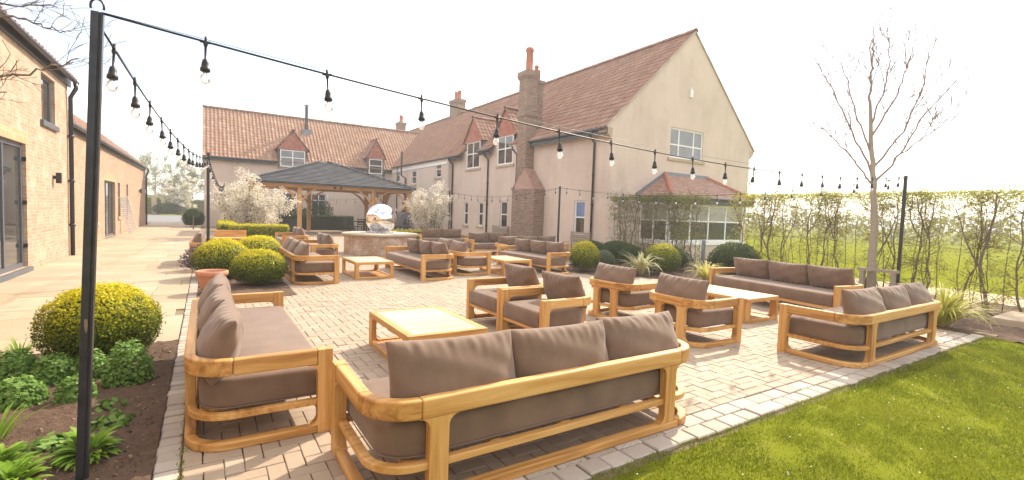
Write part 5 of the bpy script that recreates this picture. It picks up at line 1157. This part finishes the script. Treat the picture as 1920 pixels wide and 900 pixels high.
# shrubs by the wing door
for x, y, r, h, m, lb in ((7.2, 37.6, .8, 2.0, 'box_dark', 'dark evergreen bush by the wing wall seen through the gazebo'), (5.9, 37.8, .6, 1.4, 'shrub_grey', 'grey green bush by the wing door seen through the gazebo')):
    mb = MB(); n = 2600; d = rng.normal(0, 1, (n, 3)); d /= np.linalg.norm(d, axis=1, keepdims=True); mb.leaves(np.array([0, 0, h*.55])+d*np.array([r, r, h*.5])*rng.uniform(.35, 1.1, (n, 1)), d, .12, .5, .9)
    mb.tube([(0, 0, 0), (0, 0, h*.6)], .04, 6); o = mb.build('evergreen_bush', m); o.location = (x, y, 0); tag(o, lb, 'shrub')
tt = thing('topiary_tree', (-.62, 33.5, 0), 'tiny ball headed topiary in front of the dark clipped shrub', 'topiary')
MB().tube([(-.62, 33.5, 0), (-.62, 33.5, .8)], .035, 6).build('trunk', 'bark', tt)
mb = MB(); P, d = ball_pts((-.62, 33.5, .95), .3, .3, .25, 900); mb.leaves(P, d, .06, .55, .7, (.5, 1)); mb.build('crown', 'box_dark', tt)
# trees and hedge beyond the path
def bgtree(x, y, h, w, nl, m, bark, label, seed, size=.22, group='trees beyond the end of the path'):
    g = np.random.default_rng(seed); t = thing('woodland_tree', (x, y, 0), label, 'tree', group); mb = MB(); tips = []
    mb.tube([(0, 0, -.1), (g.normal(0, .1), 0, h*.4), (g.normal(0, .2), 0, h*.75)], [.13, .1, .04], 7, False)
    for k in range(16): twig(mb, Vector((0, 0, h*g.uniform(.25, .75))), Vector((g.normal(0, 1), g.normal(0, 1), .9)), w*g.uniform(.5, 1.1), .04, 2, tips, g, .15, 3, .3, .012)
    mb.build('trunk', bark, t, world=False); T = np.array([tuple(p) for p in tips]); ii = g.integers(0, len(T), nl)
    mb = MB(); mb.leaves(T[ii]+g.normal(0, .2, (nl, 3)), g.normal(0, 1, (nl, 3)), size, .6, .9); mb.build('crown', m, t, world=False)
spots = [(-9.5, 96, 9, 'birch', 1200), (-6.6, 92, 9.5, 'birch', 1000), (-4.6, 98, 8.5, 'bark', 3200), (-1.8, 96, 8.0, 'bark', 3200), (.8, 94, 8.0, 'bark', 3600), (-8, 88, 7.0, 'bark', 2800), (3.5, 100, 8, 'bark', 3600), (-12.5, 92, 8, 'bark', 3200)]
lbs = ['pale trunked birch at the left beyond the road', 'tallest pale birch beyond the road', 'thin leaved tree beyond the blossoming tree', 'green hazed tree right behind the blossoming tree', 'bushy tree beside the wing corner beyond the road', 'low tree close behind the road hedge', 'bushy tree hidden by the wing corner', 'leafy tree hidden by the barn corner']
for k, (x, y, h, b, nl) in enumerate(spots): bgtree(x, y, h, 2.6, nl, 'wood_leaf', b, lbs[k], 80+k)
hd = hedge_box(-9, 74.5, -4.6, 75.6, 2.1, 2600, .16, 'clipped pale green hedge beside the road beyond the path', 'hedge_leaf', .1, .4)
hedge_box(-4.4, 80, 9, 81, 2.0, 4000, .18, 'long loose hedge behind the blossoming tree beyond the road', 'wood_leaf', .1, .4)
hedge_box(-14, 83, -4.4, 84, 2.4, 4000, .2, 'taller loose hedge at the left behind the gate pillar', 'wood_leaf', .1, .3)
hd2 = ball('verge_shrub', -4.0, 72.8, 1.5, 1.0, .75, 1800, .16, 'box_dark', 'low dark green shrub on the road verge below the blossoming tree', 'shrub', None, .3, .5)
st = MB(); st.prism([(-5.6, 73.0, 0), (-5.1, 73.0, 0), (-5.1, 73.0, 2.1), (-5.25, 73.0, 2.3), (-5.45, 73.0, 2.3), (-5.6, 73.0, 2.1)], (0, .45, 0)); tag(st.build('gate_pillar', 'stone', bevel=.02), 'pale stone gate pillar beside the road beyond the path', 'pillar')
# far hedgerow across the meadow and one tree behind the hedge
mb = MB(); n = 9000; a = rng.uniform(-.15, 1.35, n); r = 130+rng.normal(0, 1.2, n)
r = 62+rng.normal(0, .8, n); hz = 2.5+.35*np.sin(a*23)+.3*np.sin(a*61); P = np.stack([5+r*np.sin(a+.75)*1.0, r*np.cos(a+.75), rng.uniform(0, 1, n)**.7*hz], 1)
mb.leaves(P, rng.normal(0, 1, (n, 3)), .45, .7, .9); tag(mb.build('far_hedgerow', 'wood_leaf'), 'distant hedgerow across the green meadow', 'hedgerow', kind='stuff')
bgtree(24.5, 15.5, 4.6, 1.5, 1500, 'hedge_leaf', 'bark', 'pale budding tree rising behind the hedge right of the gable', 97, .11, None)

# ------------------------------------------------------------------ haze box added to imitate lens glare and far fading
hm = bpy.data.materials.new('haze'); hm.use_nodes = True; hn = hm.node_tree; hn.nodes.remove(hn.nodes['Principled BSDF'])
pv = hn.nodes.new('ShaderNodeVolumePrincipled'); pv.inputs['Color'].default_value = (.97, .95, .92, 1); pv.inputs['Density'].default_value = .0023; pv.inputs['Anisotropy'].default_value = .35
hn.links.new(pv.outputs[0], hn.nodes['Material Output'].inputs['Volume']); M['haze'] = hm
tag(MB().box(-2600, -2600, -1.1, 2600, 2600, 13.5).build('haze', 'haze'), 'thin pale spring haze filling the air', 'haze', kind='stuff')
